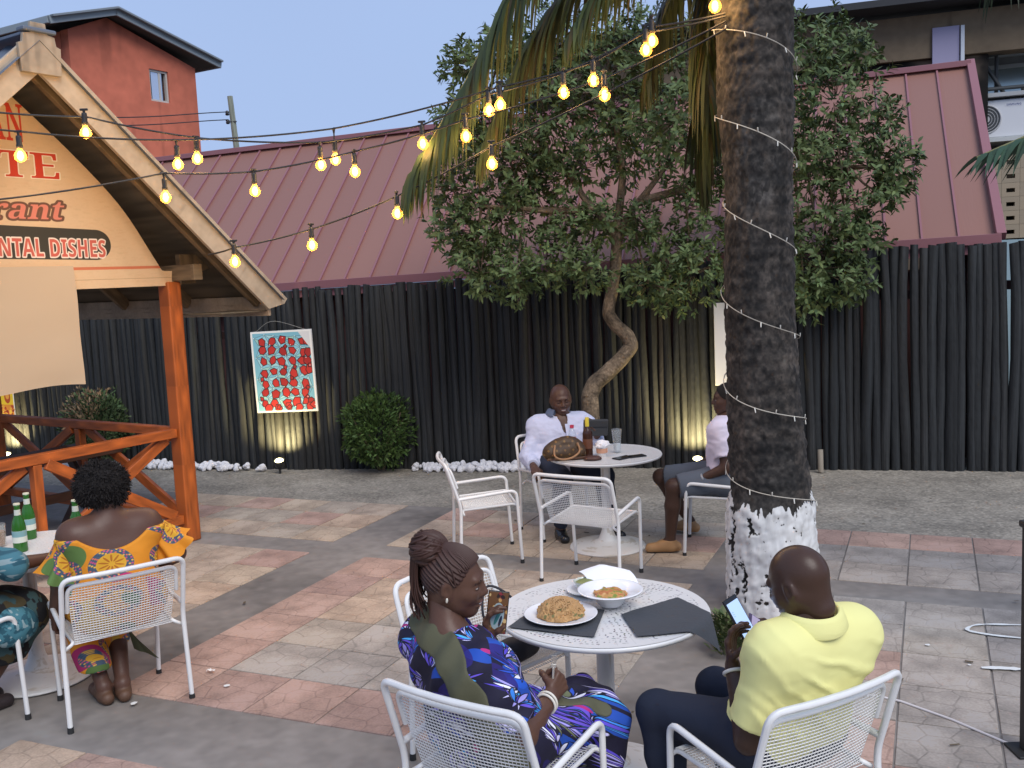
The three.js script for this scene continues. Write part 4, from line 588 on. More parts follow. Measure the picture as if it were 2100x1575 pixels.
  frond(palm, [[1.5, 4.6, -5.95], [1.1, 4.8, -6.3], [.6, 4.55, -6.55], [.15, 4.02, -6.6], [-.2, 3.42, -6.6], [-.48, 3.0, -6.6], [-.64, 2.76, -6.6]], { seed: 2, n: 120, len: .62, dry: .12, col: [.052, .072, .028] });
  frond(palm, [[1.5, 4.5, -6.0], [1.2, 4.5, -6.4], [.75, 4.25, -6.75], [.3, 3.8, -6.9], [0, 3.3, -6.95], [-.15, 2.95, -6.95]], { seed: 3, n: 100, len: .55, dry: .2, col: [.058, .070, .024] });
  frond(palm, [[1.45, 4.3, -6.05], [1.38, 4.1, -6.3], [1.33, 3.6, -6.4], [1.30, 3.1, -6.4], [1.29, 2.75, -6.4]], { seed: 4, n: 150, len: .62, dry: .3, col: [.055, .066, .022], droop: 2.6, hang: .9 });
  frond(palm, [[1.48, 4.45, -6.05], [1.25, 4.42, -6.35], [.95, 4.22, -6.5], [.65, 3.92, -6.55], [.45, 3.62, -6.55]], { seed: 25, n: 90, len: .46, dry: .12, col: [.052, .072, .028] });
  frond(palm, [[1.48, 4.4, -6.1], [1.35, 4.25, -6.5], [1.18, 3.95, -6.8], [1.05, 3.6, -6.9], [1.0, 3.35, -6.9]], { seed: 26, n: 80, len: .42, dry: .2, col: [.055, .066, .024] });
  frond(palm, [[1.6, 4.65, -5.9], [2.2, 5.2, -5.8], [3.0, 5.0, -5.6], [3.6, 4.4, -5.5]], { seed: 6, n: 50, len: .6 });
  frond(palm, [[1.5, 4.7, -6.1], [1.6, 5.3, -6.8], [1.8, 5.3, -7.8], [1.9, 4.9, -8.5]], { seed: 7, n: 50, len: .6 });
  frond(palm, [[1.5, 4.7, -5.8], [1.2, 5.4, -5.2], [.8, 5.5, -4.4], [.5, 5.2, -3.7]], { seed: 8, n: 50, len: .6 });
  // fairy lights wound round the trunk
  const pts = [], lamps = []; const y0 = 3.50, y1 = .60, turns = 5.6;
  for (let k = 0; k <= 420; k++) { const t = k / 420, y = lerp(y0, y1, t) + .03 * Math.sin(t * 40), a = 3.3 - t * turns * 6.283, [cx, r] = at(y); pts.push(V(cx + Math.cos(a) * (r + .012), y, -5.9 + Math.sin(a) * (r + .012))); if (k % 6 === 3) { const q = pts[k]; lamps.push(sweep([q, q.clone().add(V(.004 * Math.sin(k), (k % 12 === 3 ? -1 : .8) * .028, .01))], () => .0035, 5)); } }
  solo('fairy_light_wire', sweep(pts, () => .0028, 5), mat(.50, .46, .38, .6), 'thin clear fairy light wire wound round the palm trunk', 'fairy lights');
  const fl = scene.children[scene.children.length - 1]; part('lamp_tips', mergeGeometries(lamps.map(strip)), mat(.7, .68, .6, .4), fl);
}
{ // a second palm just beyond the right edge, whose fronds reach into view
  const p2 = thing('leaning_palm', 'palm standing to the right whose dark fronds hang over the red roof corner', 'palm tree', [3.75, 0, -5.0]);
  part('trunk', sweep([[0, 0, 0], [.02, 1.4, 0], [0, 2.8, 0], [-.03, 4.2, 0]], u => .17 - .04 * u, 14), mat(.16, .14, .12, .9, { map: TEX.bark, bumpMap: TEX.barkB, bumpScale: .02 }), p2);
  frond(p2, [[3.72, 4.2, -5], [3.3, 4.5, -5], [2.9, 4.35, -5.02], [2.62, 3.95, -5.05], [2.5, 3.55, -5.05]], { seed: 12, n: 40, len: .62, col: [.030, .045, .022], hang: .3 });
  frond(p2, [[3.72, 4.0, -5], [3.45, 3.6, -5.0], [3.1, 3.05, -5.05], [2.8, 2.78, -5.1], [2.42, 2.62, -5.1]], { seed: 13, n: 46, len: .40, col: [.045, .085, .055], droop: .6, hang: .1 });
  frond(p2, [[3.75, 4.2, -5], [4.3, 4.7, -4.9], [4.9, 4.5, -4.7], [5.3, 3.9, -4.6]], { seed: 14, n: 40, len: .6 });
  frond(p2, [[3.75, 4.25, -5], [3.7, 4.9, -5.6], [3.7, 4.9, -6.4], [3.7, 4.5, -7.0]], { seed: 15, n: 40, len: .6 });
}
// ---------------------------------------------------------------- things on the tables
const TY = .738;
M.china = mat(.82, .82, .83, .18); M.phoneBlack = mat(.012, .012, .014, .25); M.napkin = mat(.055, .06, .068, .95, { bumpMap: TEX.paintB, bumpScale: .002 });
{ // near table: two grey cloth napkins, rice, bowl, dip, paper napkin
  const cloth = (pts, over, seed) => grid(26, 18, (u, v) => { const a = lerp(lerp(pts[0][0], pts[1][0], u), lerp(pts[3][0], pts[2][0], u), v), b = lerp(lerp(pts[0][1], pts[1][1], u), lerp(pts[3][1], pts[2][1], u), v); const r = Math.hypot(a - .337, b + 3.949), out = Math.max(0, r - .437); const k = out > 0 ? (.437 + out * .45) / r : 1; return [.337 + (a - .337) * k, TY + .004 + .007 * fbm(a * 14, b * 14, seed, 3) * over - out * .85, -3.949 + (b + 3.949) * k]; });
  solo('cloth_napkin', cloth([[.08, -4.02], [.34, -3.92], [.27, -3.62], [-.06, -3.77]], .8, 3), M.napkin, 'dark grey cloth napkin under the plate of rice', 'napkin', 'grey cloth napkins');
  solo('cloth_napkin', cloth([[.40, -3.86], [.66, -4.03], [.83, -3.66], [.43, -3.60]], 1.2, 9), M.napkin, 'dark grey cloth napkin drooping over the table rim', 'napkin', 'grey cloth napkins');
  const pl = thing('dinner_plate', 'white plate holding a mound of brown fried rice', 'plate', [.155, TY + .010, -3.845]); part('plate', lathe([[0, .0], [.085, 0], [.10, .004], [.147, .017], [.149, .02], [.145, .021], [.10, .009], [.08, .006], [0, .006]], 48), M.china, pl);
  const rice = (() => { const g = nets((x, y, z) => ell(x, y, z, [0, .012, 0], [.092, .062, .088]) + .022 * (fbm(x * 55, y * 55, z * 55, 3) - .5) + .008 * (noise(x * 190, y * 190, z * 190) - .5), [-.12, .004, -.12], [.12, .1, .12], .0035); return vcol(g, (x, y, z) => { const n = noise(x * 120, y * 120, z * 120), m = noise(x * 60 + 8, y * 60, z * 60); return m > .78 ? [.16, .15, .05] : n > .72 ? [.55, .33, .14] : [.40 + .12 * n, .22 + .08 * n, .085 + .03 * n]; }); })();
  const rc = thing('fried_rice', 'mound of brown fried rice on the white plate', 'food', [.155, TY + .014, -3.845]); part('mound', rice, new THREE.MeshStandardMaterial({ vertexColors: true, roughness: .7 }), rc);
  { const R = rng(2), gs = []; for (let k = 0; k < 900; k++) { const a = R() * 6.283, t = Math.sqrt(R()), x = .088 * t * Math.cos(a), z = .084 * t * Math.sin(a), y = .013 + .063 * Math.sqrt(Math.max(0, 1 - t * t)); gs.push(xf(new THREE.SphereGeometry(.0058, 5, 4), [x, y, z], [R() * 3, R() * 3, R() * 3], [1, .55, .55])); } const o = part('grains', merge(gs), mat(.46, .27, .115, .6), rc); o.userData.kind = 'stuff'; }
  const bw = thing('serving_bowl', 'white flared bowl of vegetable stew on the near table', 'bowl', [.37, TY + .006, -3.975]); part('bowl', lathe([[0, 0], [.045, 0], [.05, .006], [.075, .04], [.098, .056], [.135, .066], [.136, .070], [.128, .071], [.094, .061], [.07, .045], [.05, .02], [0, .016]], 48), M.china, bw);
  const st = thing('vegetable_stew', 'orange and green vegetable stew inside the white bowl', 'food', [.37, TY + .045, -3.975]); part('stew', vcol(nets((x, y, z) => ell(x, y, z, [0, .004, 0], [.070, .026, .070]) + .018 * (fbm(x * 45, y * 45, z * 45, 3) - .5), [-.1, -.02, -.1], [.1, .055, .1], .004), (x, y, z) => { const n = noise(x * 70 + 3, y * 70, z * 70); return n > .66 ? [.20, .24, .04] : n > .38 ? [.50, .26, .08] : [.42, .15, .05]; }), new THREE.MeshStandardMaterial({ vertexColors: true, roughness: .4 }), st);
  const db = thing('dip_bowl', 'small glass bowl of green sauce behind the stew bowl', 'bowl', [.285, TY + .005, -4.16]); part('saucer', lathe([[0, 0], [.05, 0], [.088, .012], [.088, .016], [.05, .006], [0, .005]], 36), M.china, db); part('bowl', lathe([[0, .008], [.03, .008], [.045, .03], [.056, .052], [.053, .053], [.04, .032], [.028, .014], [0, .012]], 30), mat(.55, .58, .50, .1), db); part('sauce', xf(new THREE.SphereGeometry(.05, 20, 10), [0, .040, 0], [0, 0, 0], [1, .32, 1]), mat(.19, .22, .075, .45), db);
  solo('paper_napkin', (() => { const g = grid(12, 12, (u, v) => [.32 + .20 * u - .06 * v + .02 * v * u, TY + .010 + .085 * Math.sin(v * 1.9) * (1 - .75 * Math.abs(u - .45)) + .012 * fbm(u * 4, v * 4, 2), -4.09 - .17 * v]); return g; })(), mat(.86, .87, .90, .9), 'white folded paper napkin standing behind the stew bowl', 'napkin');
  const bg = thing('black_bag', 'small black bag resting on the empty chair seat by the near table', 'bag', [-.03, .447, -4.17], .4); part('body', xf(nets((x, y, z) => ell(x, y, z, [0, .05, 0], [.11, .055, .06]) + .01 * (fbm(x * 20, y * 20, z * 20, 2) - .5), [-.16, -.02, -.1], [.16, .16, .1], .007)), mat(.012, .012, .018, .6), bg); part('strap', tube([[-.09, .10, 0], [-.14, .22, -.03], [-.10, .33, -.07], [0, .27, -.03], [.08, .11, 0]], .006, 30, 6), mat(.012, .012, .018, .6), bg);
}
{ // far table
  const hb = thing('handbag', 'brown leather handbag with looped handles on the far table', 'bag', [.38, TY + .002, -7.27], .12);
  const tex = dataTex(128, 128, (u, v) => { const d = (Math.floor(u * 8) + Math.floor(v * 8)) % 2, q = Math.hypot((u * 8) % 1 - .5, (v * 8) % 1 - .5) < .26; const k = tfbm(u, v, 16, 3, 2) * .12; return q && d ? [.52 + k, .37 + k, .20] : [.27 + k, .17 + k, .10]; }); tex.repeat.set(4, 4);
  const bodyG = nets((x, y, z) => { const w = .165 - .03 * smooth(.05, .17, y) + .012 * Math.sin(x * 30), a = Math.hypot(Math.max(0, Math.abs(x) - w + .05), Math.max(0, Math.abs(z) - .065 + .05 + .03 * smooth(.04, .17, y)), Math.max(0, y - .15 + .05 - .03 * Math.cos(x * 14), .0 + .05 - y)) - .05; return a + .012 * (fbm(x * 18, y * 18, z * 18, 2) - .5); }, [-.2, -.01, -.11], [.2, .2, .11], .006); planarUV(bodyG, 'x', 'y', 1);
  part('body', bodyG, mat(.62, .60, .58, .55, { map: tex }), hb);
  part('base_trim', box(.30, .02, .12, [0, .014, 0], [0, 0, 0], .008), mat(.10, .045, .022, .5), hb);
  for (const z of [.06, -.06]) part('handle', tube([[-.09, .12, z], [-.10, .05, z * 1.4 + .01], [-.05, .02, z * 1.6 + .01], [.03, .03, z * 1.6 + .01], [.09, .07, z * 1.4], [.08, .13, z]], .008, 30, 7), mat(.33, .17, .075, .5), hb);
  const fl = solo('leather_purse', xf(nets((x, y, z) => ell(x, y, z, [0, .012, 0], [.075, .022, .05]) + .004 * noise(x * 60, y * 60, z * 60), [-.1, -.02, -.07], [.1, .05, .07], .004)), mat(.075, .030, .02, .5), 'small dark brown purse lying beside the handbag', 'purse'); fl.position.set(.575, TY + .004, -7.19);
  const bt = thing('wine_bottle', 'dark brown bottle with yellow neck foil behind the handbag', 'bottle', [.555, TY, -7.38]); part('glass', lathe([[0, 0], [.036, 0], [.038, .01], [.038, .17], [.03, .20], [.015, .225], [.013, .25], [0, .25]], 24), mat(.05, .018, .010, .15), bt); part('foil', lathe([[.0145, .225], [.0155, .228], [.0155, .295], [0, .297]], 16), mat(.75, .58, .05, .4), bt); part('label', lathe([[.0385, .06], [.0388, .062], [.0388, .13], [.0385, .132]], 24), mat(.16, .06, .03, .6), bt);
  const wb = thing('water_bottle', 'clear water bottle with pink cap and label behind the handbag', 'bottle', [.445, TY, -7.48]); part('bottle', lathe([[0, 0], [.03, 0], [.032, .01], [.031, .12], [.032, .15], [.022, .185], [.013, .195], [.013, .205], [0, .205]], 24), new THREE.MeshPhysicalMaterial({ color: RGB(.9, .93, .95), roughness: .08, transmission: .85, thickness: .0, ior: 1.33, side: THREE.DoubleSide }), wb); part('label', lathe([[.0322, .06], [.0328, .062], [.0328, .13], [.0322, .132]], 24), mat(.72, .22, .28, .6), wb); part('cap', cyl(.0155, .0155, .022, [0, .215, 0]), mat(.62, .05, .10, .5), wb);
  const gl = thing('tall_glass', 'empty tall flared glass standing on the far table', 'glass', [.785, TY, -7.45]); part('glass', lathe([[0, 0], [.028, 0], [.031, .008], [.030, .06], [.033, .12], [.041, .185], [.039, .185], [.031, .12], [.0275, .06], [.026, .02], [0, .018]], 28), new THREE.MeshPhysicalMaterial({ color: RGB(.95, .97, .97), roughness: .04, transmission: .92, thickness: 0, ior: 1.45, side: THREE.DoubleSide }), gl); part('dregs', cyl(.026, .025, .05, [0, .045, 0]), mat(.75, .76, .78, .4), gl);
  const cp = thing('paper_cup', 'crumpled white tissue and cup beside the purse', 'cup', [.655, TY, -7.32]); part('cup', lathe([[0, 0], [.034, 0], [.042, .085], [.040, .086], [.032, .004]], 22), mat(.80, .77, .74, .7), cp); part('tissue', xf(nets((x, y, z) => ell(x, y, z, [0, .09, 0], [.05, .03, .045]) + .03 * (fbm(x * 40, y * 40, z * 40, 2) - .5), [-.08, .04, -.08], [.08, .15, .08], .005)), mat(.84, .82, .82, .9), cp); part('peach_print', lathe([[.0385, .03], [.041, .032], [.0425, .065], [.041, .066]], 20), mat(.70, .36, .22, .7), cp);
  solo('mobile_phone', box(.082, .010, .15, [.80, TY + .006, -7.21], [0, 0, 0], .004).translate(-.80, 0, 7.21).rotateY(-.9).translate(.80, 0, -7.21), M.phoneBlack, 'black phone lying on the far table nearer the paper cup', 'phone', 'black phones on the far table');
  solo('mobile_phone', box(.075, .010, .14, [0, 0, 0], [0, 0, 0], .004).rotateY(-1.2).translate(.905, TY + .006, -7.25), M.phoneBlack, 'black phone lying on the far table nearer the palm', 'phone', 'black phones on the far table');
}
{ // bottle table
  const green = new THREE.MeshPhysicalMaterial({ color: RGB(.045, .20, .030), roughness: .12, transmission: .35, thickness: 0, ior: 1.5, side: THREE.DoubleSide });
  const lab = canvasTex(128, 128, (g, w, h) => { g.fillStyle = '#d9dccd'; g.fillRect(0, 0, w, h); g.fillStyle = '#7fa6a8'; g.fillRect(0, 18, w, 46); g.fillStyle = '#3f6d4c'; g.beginPath(); g.ellipse(w * .5, 46, 20, 24, 0, 0, 7); g.fill(); });
  const beer = (x, z, label) => { const b = thing('beer_bottle', label, 'bottle', [x, TY, z], x * 9, 'green beer bottles'); part('glass', lathe([[0, 0], [.034, 0], [.037, .006], [.037, .135], [.030, .175], [.017, .205], [.0145, .25], [.0165, .252], [.0165, .262], [0, .262]], 26), green, b); part('beer', lathe([[0, .004], [.034, .006], [.034, .055], [0, .055]], 22), mat(.16, .20, .012, .3), b); part('label', lathe([[.0372, .055], [.0376, .056], [.0376, .118], [.0372, .12]], 26), mat(1, 1, 1, .6, { map: lab }), b); part('neck_label', lathe([[.0172, .205], [.0174, .207], [.016, .235], [.0158, .236]], 18), mat(.6, .62, .52, .6), b); part('cap', cyl(.017, .018, .008, [0, .266, 0]), mat(.7, .68, .5, .4), b); };
  beer(-2.745, -5.30, 'green beer bottle with pale label standing beside the amber drink'); beer(-2.83, -5.58, 'green beer bottle at the table edge nearest the pavilion railing'); beer(-2.44, -5.33, 'green beer bottle half hidden behind the woman in orange print');
  const g = thing('drinking_glass', 'glass of amber drink beside the green beer bottles', 'glass', [-2.93, TY, -5.42]); part('glass', lathe([[0, 0], [.034, 0], [.040, .01], [.045, .13], [.043, .13], [.037, .012], [0, .01]], 26), new THREE.MeshPhysicalMaterial({ color: RGB(.95, .95, .93), roughness: .05, transmission: .9, thickness: 0, side: THREE.DoubleSide }), g); part('drink', cyl(.038, .035, .075, [0, .05, 0]), mat(.30, .13, .03, .2), g);
  solo('mobile_phone', box(.072, .009, .148, [0, 0, 0], [0, 0, 0], .004).rotateY(-1.1).translate(-2.585, TY + .005, -5.16), M.phoneBlack, 'black phone lying on the bottle table', 'phone');
  const a = thing('ashtray', 'small white round ashtray on the bottle table', 'ashtray', [-2.60, TY, -5.58]); part('dish', lathe([[0, 0], [.045, 0], [.05, .03], [.044, .031], [.038, .01], [0, .008]], 24), M.china, a);
}
// ---------------------------------------------------------------- odds and ends on the ground
solo('rope', sweep([[1.52, .012, -4.60], [1.70, .012, -4.60], [1.80, .012, -4.52], [1.95, .012, -4.31], [2.12, .012, -4.0], [2.30, .012, -3.6]].map(p => V(...p)), () => .006, 6), mat(.70, .66, .64, .7), 'thin white rope trailing over the ground beside the black post', 'rope');
solo('black_post', (() => { const a = box(.05, 1.0, .05, [2.135, .5, -4.0], [0, 0, 0], .006), b = box(.07, .03, .07, [2.135, 1.0, -4.0], [0, 0, 0], .008), c = box(.14, .012, .14, [2.135, .012, -4.0]); return merge([a, b, c]); })(), mat(.015, .015, .014, .6), 'slim black metal post standing on the paving at the right', 'post');
solo('wood_peg', sweep([[3.10, 0, -9.83], [3.10, .23, -9.84]], () => .028, 8), mat(.32, .28, .22, .9), 'short pale wooden peg at the foot of the fence', 'peg');
solo('paper_scrap', grid(5, 3, (u, v) => [-1.765 + .045 * u, .014 + .025 * fbm(u * 5, v * 5, 3), -5.28 + .03 * v + .01 * u]), mat(.8, .79, .76, .9), 'scrap of white paper on the paving beside the orange print woman', 'paper');
{ const R = rng(33), gs = []; for (let k = 0; k < 30; k++) { const x = -4 + 8 * R(), z = -10 + 6 * R(); gs.push(xf(new THREE.PlaneGeometry(.02 + .03 * R(), .008 + .01 * R()), [x, .014 + .004 * R(), z], [-1.4, R() * 6, 0])); } const o = part('leaf_litter', merge(gs), mat(.10, .075, .045, .9), scene); o.userData = { kind: 'stuff', label: 'tiny dry leaf scraps scattered over the paving', category: 'leaf litter' }; }
// ---------------------------------------------------------------- people: joints in the frame of the chair they sit on (x right, y up, -z forward)
const add = (a, b, k = 1) => [a[0] + b[0] * k, a[1] + b[1] * k, a[2] + b[2] * k], sub = (a, b) => [a[0] - b[0], a[1] - b[1], a[2] - b[2]], mix = (a, b, t) => [lerp(a[0], b[0], t), lerp(a[1], b[1], t), lerp(a[2], b[2], t)];
const nrm = a => { const l = Math.hypot(...a) || 1; return [a[0] / l, a[1] / l, a[2] / l]; }, cross = (a, b) => [a[1] * b[2] - a[2] * b[1], a[2] * b[0] - a[0] * b[2], a[0] * b[1] - a[1] * b[0]], dot = (a, b) => a[0] * b[0] + a[1] * b[1] + a[2] * b[2];
const skin = (r, g, b, rough = .42) => new THREE.MeshPhysicalMaterial({ color: RGB(r, g, b), roughness: rough, specularIntensity: .6, bumpMap: TEX.paintB, bumpScale: .0003 });
function headMatrix(h) { const m = new THREE.Matrix4().makeRotationFromEuler(new THREE.Euler(h.pitch || 0, Math.PI + (h.yaw || 0), h.roll || 0, 'YXZ')); m.scale(V(h.s || 1, h.s || 1, h.s || 1)); m.setPosition(...h.c); return m; }
function headField(o = {}) { // head space: x to the head's left, y up, z out of the face
  const smile = o.smile || 0, W = o.wide || 1;
  return (x, y, z) => {
    const ax = Math.abs(x);
    let d = ell(x, y, z, [0, .028, -.014], [.077 * W, .094, .098]);
    d = smin(d, ell(x, y, z, [0, -.034, .026], [.060 * W, .080, .070]), .035);
    d = smin(d, ell(x, y, z, [0, -.094, .056], [.030 * W, .024, .028]), .03);                          // chin
    d = smin(d, cap(ax, y, z, [.036 * W, -.06, .02, .050 * W, -.03, -.01, .026, .026]), .03);           // jaw
    d = smin(d, cap(ax, y, z, [.036, -.026, .060, .046, -.02, .046, .022 + .004 * smile, .02]), .022);   // cheek
    d = smin(d, cap(x, y, z, [-.034, .026, .079, .034, .026, .079, .0115, .0115]), .018);                // brow
    d = smax(d, -ell(ax, y, z, [.032, .004, .096], [.019, .012, .016]), .014);                            // eye socket
    d = smin(d, ell(ax, y, z, [.032, .003, .076], [.0135, .0125, .0125]), .004);                           // eyeball under the lid
    d = smin(d, cap(x, y, z, [0, .014, .088, 0, -.022, .106, .008, .0125]), .012);
    d = smin(d, cap(ax, y, z, [.006, -.028, .099, .0155, -.030, .092, .0085, .0085]), .009);               // nostrils
    d = smin(d, ell(x, y, z, [0, -.053, .090], [.025 + .004 * smile, .0085, .0115]), .006);                // lips
    d = smin(d, ell(x, y, z, [0, -.069, .087], [.022 + .003 * smile, .0095, .0115]), .006);
    d = smax(d, -ell(x, y, z, [0, -.0605, .104], [.020 + .006 * smile, .0022 + .005 * smile, .014]), .003);
    const e = smin(ell(ax, y, z, [.079 * W, -.004, -.008], [.0075, .032, .019]), cap(ax, y, z, [.08 * W, .012, -.018, .083 * W, -.016, -.020, .006, .006]), .006); d = smin(d, smax(e, -ell(ax, y, z, [.087 * W, -.002, -.004], [.006, .017, .010]), .003), .008);
    d = smin(d, cap(x, y, z, [0, -.05, -.032, 0, -.085, -.036, .054, .052]), .03);                        // neck stub
    return d;
  };
}
function handCaps(w, dir, normal, side, curl, thumb = .35, spread = 1) {
  const d = nrm(dir), n0 = sub(normal, d.map(q => q * dot(normal, d))), n = nrm(n0), a = cross(d, n).map(q => q * (side === 'R' ? 1 : -1)), out = [];
  const P = (u, v, t) => add(add(add(w, d, u), a, v), n, t);
  const K = [[.086, .030], [.090, .010], [.085, -.010], [.076, -.028]], L = [[.041, .026, .021], [.046, .029, .022], [.042, .027, .021], [.033, .021, .019]], rr = [.0092, .0095, .0090, .0080];
  for (let f = 0; f < 4; f++) {
    out.push(C(P(.012, K[f][1] * .55, 0), P(K[f][0], K[f][1], 0), .0145, .0115));
    let p = P(K[f][0], K[f][1], 0), ang = 0; const c = curl[f], fan = (1.5 - f) * .05 * spread;
    for (let j = 0; j < 3; j++) { ang += c * [.95, 1.15, .75][j]; const dd = nrm(add(add(d.map(q => q * Math.cos(ang)), n, Math.sin(ang)), a, fan * Math.cos(ang))); const q = add(p, dd, L[f][j]); out.push(C(p, q, rr[f] * [1, .93, .86][j], rr[f] * [.93, .86, .74][j])); p = q; }
  }
  out.push(C(P(.02, .012, .004), P(.045, .028, .010), .017, .0145));
  let p = P(.036, .026, .008), td = nrm(add(add(d.map(q => q * .62), a, .78), n, .25 + thumb)); for (let j = 0; j < 3; j++) { const q = add(p, td, [.030, .030, .024][j]); out.push(C(p, q, [.0135, .0112, .0100][j], [.0112, .0100, .0082][j])); p = q; td = nrm(add(add(td, d, .28), n, thumb * .9)); td = nrm(add(td, a, -.35 * thumb)); }
  return out;
}
function torsoCaps(J, g) { // g inflates
  const mid = mix(J.shL, J.shR, .5), b = J.bulk || 1, ax = nrm(sub(J.shR, J.shL)), ch = mix(mid, J.pelvis, .30), wa = mix(mid, J.pelvis, .68), w = Math.hypot(...sub(J.shR, J.shL));
  return [C(add(ch, ax, -w * .24), add(ch, ax, w * .24), .108 * b + g), C(add(wa, ax, -.055 * b), add(wa, ax, .055 * b), .112 * b + g), C(J.hipL, J.hipR, .115 * b + g), C(mix(J.shL, mid, .25), mix(J.shR, mid, .25), .066 * b + g), C(J.shL, mix(J.neck, mid, .42), .058 * b + g, .040 + g * .7), C(J.shR, mix(J.neck, mid, .42), .058 * b + g, .040 + g * .7), ...(J.belly ? [C(add(wa, [0, -.02, -.05]), add(wa, [0, -.06, -.05]), J.belly + g)] : [])];
}
const armCaps = (J, s, g, to = 1) => { const b = J.arm || 1; return [C(J['sh' + s], J['el' + s], .054 * b + g, .043 * b + g), ...(to > 1 ? [] : [C(J['el' + s], J['wr' + s], .043 * b + g, .027 * b + g)])]; };
const legCaps = (J, s, g) => { const b = J.leg || 1; return [C(J['hip' + s], J['kn' + s], .090 * b + g, .062 * b + g), C(J['kn' + s], mix(J['kn' + s], J['an' + s], .35), .060 * b + g, .057 * b + g), C(mix(J['kn' + s], J['an' + s], .35), J['an' + s], .057 * b + g, .036 * b + g)]; };
function footCaps(J, s, g = 0) { const a = J['an' + s], d = J['toe' + s]; return [C(add(a, [0, -.045, 0]), add(add(a, [0, -.052, 0]), d, .15), .034 + g, .030 + g), C(add(a, [0, -.05, 0]), add(add(a, [0, -.052, 0]), d, -.045), .034 + g, .030 + g), C(a, add(add(a, [0, -.035, 0]), d, .06), .036 + g, .032 + g)]; }
function bodyMesh(J, parent, mt, H, hands) {
  const T = torsoCaps(J, 0), limbs = [...armCaps(J, 'L', 0), ...armCaps(J, 'R', 0), ...legCaps(J, 'L', 0), ...legCaps(J, 'R', 0), ...footCaps(J, 'L'), ...footCaps(J, 'R')], hb = V(0, -.055, -.034).applyMatrix4(headMatrix(H)).toArray();
  const nk = C(J.neck, hb, .060, .054), all = [...T, ...limbs, nk], tf = caps(T, .09), lf = caps(limbs, .022), [lo, hi] = bounds(all);
  const gs = [nets((x, y, z) => smin(smin(tf(x, y, z), lf(x, y, z), .035), cap(x, y, z, nk), .05), lo, hi, .010)];
  const hg = nets(headField(H), [-.12, -.2, -.135], [.12, .15, .14], .0036); hg.applyMatrix4(headMatrix(H)); gs.push(hg);
  for (const s of ['L', 'R']) { const o = hands[s]; if (!o) continue; const w = J['wr' + s], hc = handCaps(w, o.dir, o.normal, s, o.curl, o.thumb, o.spread), fl = C(add(w, nrm(sub(J['el' + s], w)), .05), w, .0285 * (J.arm || 1), .026), f1 = caps(hc, .009), [l2, h2] = bounds([...hc, fl], .012); gs.push(nets((x, y, z) => smin(f1(x, y, z), cap(x, y, z, fl), .016), l2, h2, .0036)); }
  const g = mergeGeometries(gs.map(q => { q.setAttribute('uv', new THREE.BufferAttribute(new Float32Array(q.attributes.position.count * 2), 2)); return q; })); planarUV(g, 'x', 'y', 6);
  return part('body', g, mt, parent);
}
const wrinkle = (amp, sx, sy, sz, ph = 0) => (x, y, z) => amp * ((fbm(x * sx + ph, y * sy, z * sz, 3) - .5) * 1.4 + .5 * Math.sin(x * sx * 1.7 + y * sy * 1.3 + 4 * fbm(x * 5, y * 5, z * 5 + ph, 2)) * .6);
const plane = (p, n) => { const m = nrm(n), k = dot(p, m); return (x, y, z) => x * m[0] + y * m[1] + z * m[2] - k; };
function sleeve(J, s, g, t, k = .0) { // upper-arm sleeve cut square at fraction t (1..2 runs on down the forearm)
  const A = J['sh' + s], B = J['el' + s], W = J['wr' + s], b = J.arm || 1; if (t <= 1) { const e = mix(A, B, t), c = C(A, B, .054 * b + g, .050 * b + g + k), pl = plane(e, sub(B, A)); return [(x, y, z) => smax(cap(x, y, z, c), pl(x, y, z), .006), [c]]; }
  const e = mix(B, W, t - 1), c1 = C(A, B, .054 * b + g, .046 * b + g), c2 = C(B, W, .046 * b + g, .032 * b + g + k), pl = plane(e, sub(W, B)); return [(x, y, z) => smin(cap(x, y, z, c1), smax(cap(x, y, z, c2), pl(x, y, z), .006), .03), [c1, c2]]; }
function shirt(J, H, o, parent, mt) {
  const g = o.g ?? .016, T = torsoCaps(J, g), tf = caps(T, .09), [sl, c1] = sleeve(J, 'L', g + .004, o.sleeve, o.flare), [sr, c2] = sleeve(J, 'R', g + .004, o.sleeve, o.flare), [lo, hi] = bounds([...T, ...c1, ...c2]); const hb = add(H.c, [0, -.05, .015]), nk = C(add(J.neck, [0, -.02, 0]), hb, .064 + (o.neck || 0), .085 + (o.neck || 0)), w = o.wr || wrinkle(.009, 9, 22, 9);
  const hem = o.hem ?? .45, vn = o.vee ? C(add(J.neck, [0, -.01, -.07]), add(J.neck, [0, -.10, -.13]), .045, .018) : null;
  const geo = nets((x, y, z) => { let d = smin(tf(x, y, z), smin(sl(x, y, z), sr(x, y, z), .02), .045); d += w(x, y, z); d = smax(d, -cap(x, y, z, nk), .008); if (vn) d = smax(d, -cap(x, y, z, vn), .008); return Math.max(d, hem - y); }, lo, hi, o.cell || .0075);
  return part(o.name || 'shirt', geo, mt, parent);
}
function collar(J, H, parent, mt, open = 2.5, k = 1) { // folded collar round the neck, open in front
  const n = V(...J.neck), up = V(0, -.05, -.03).applyMatrix4(headMatrix(H)).sub(n).normalize(), bk = V(0, 0, 1).addScaledVector(up, -up.z).normalize(), rt = up.clone().cross(bk);
  const row = [[.070, .018], [.071, .045], [.073, .066], [.080, .074], [.092, .062], [.102, .040], [.108, .022], [.103, .014]];
  part('collar', grid(48, row.length - 1, (u, v) => { const a = -open + 2 * open * u, [r, h] = row[Math.round(v * (row.length - 1))], e = Math.abs(a) / open, drop = .022 * smooth(.45, 1, e), q = n.clone().addScaledVector(up, (h - .012) * k - drop).addScaledVector(bk, Math.cos(a) * r * k * (1 - .10 * e)).addScaledVector(rt, Math.sin(a) * r * k * 1.04); return q.toArray(); }), mt, parent);
}
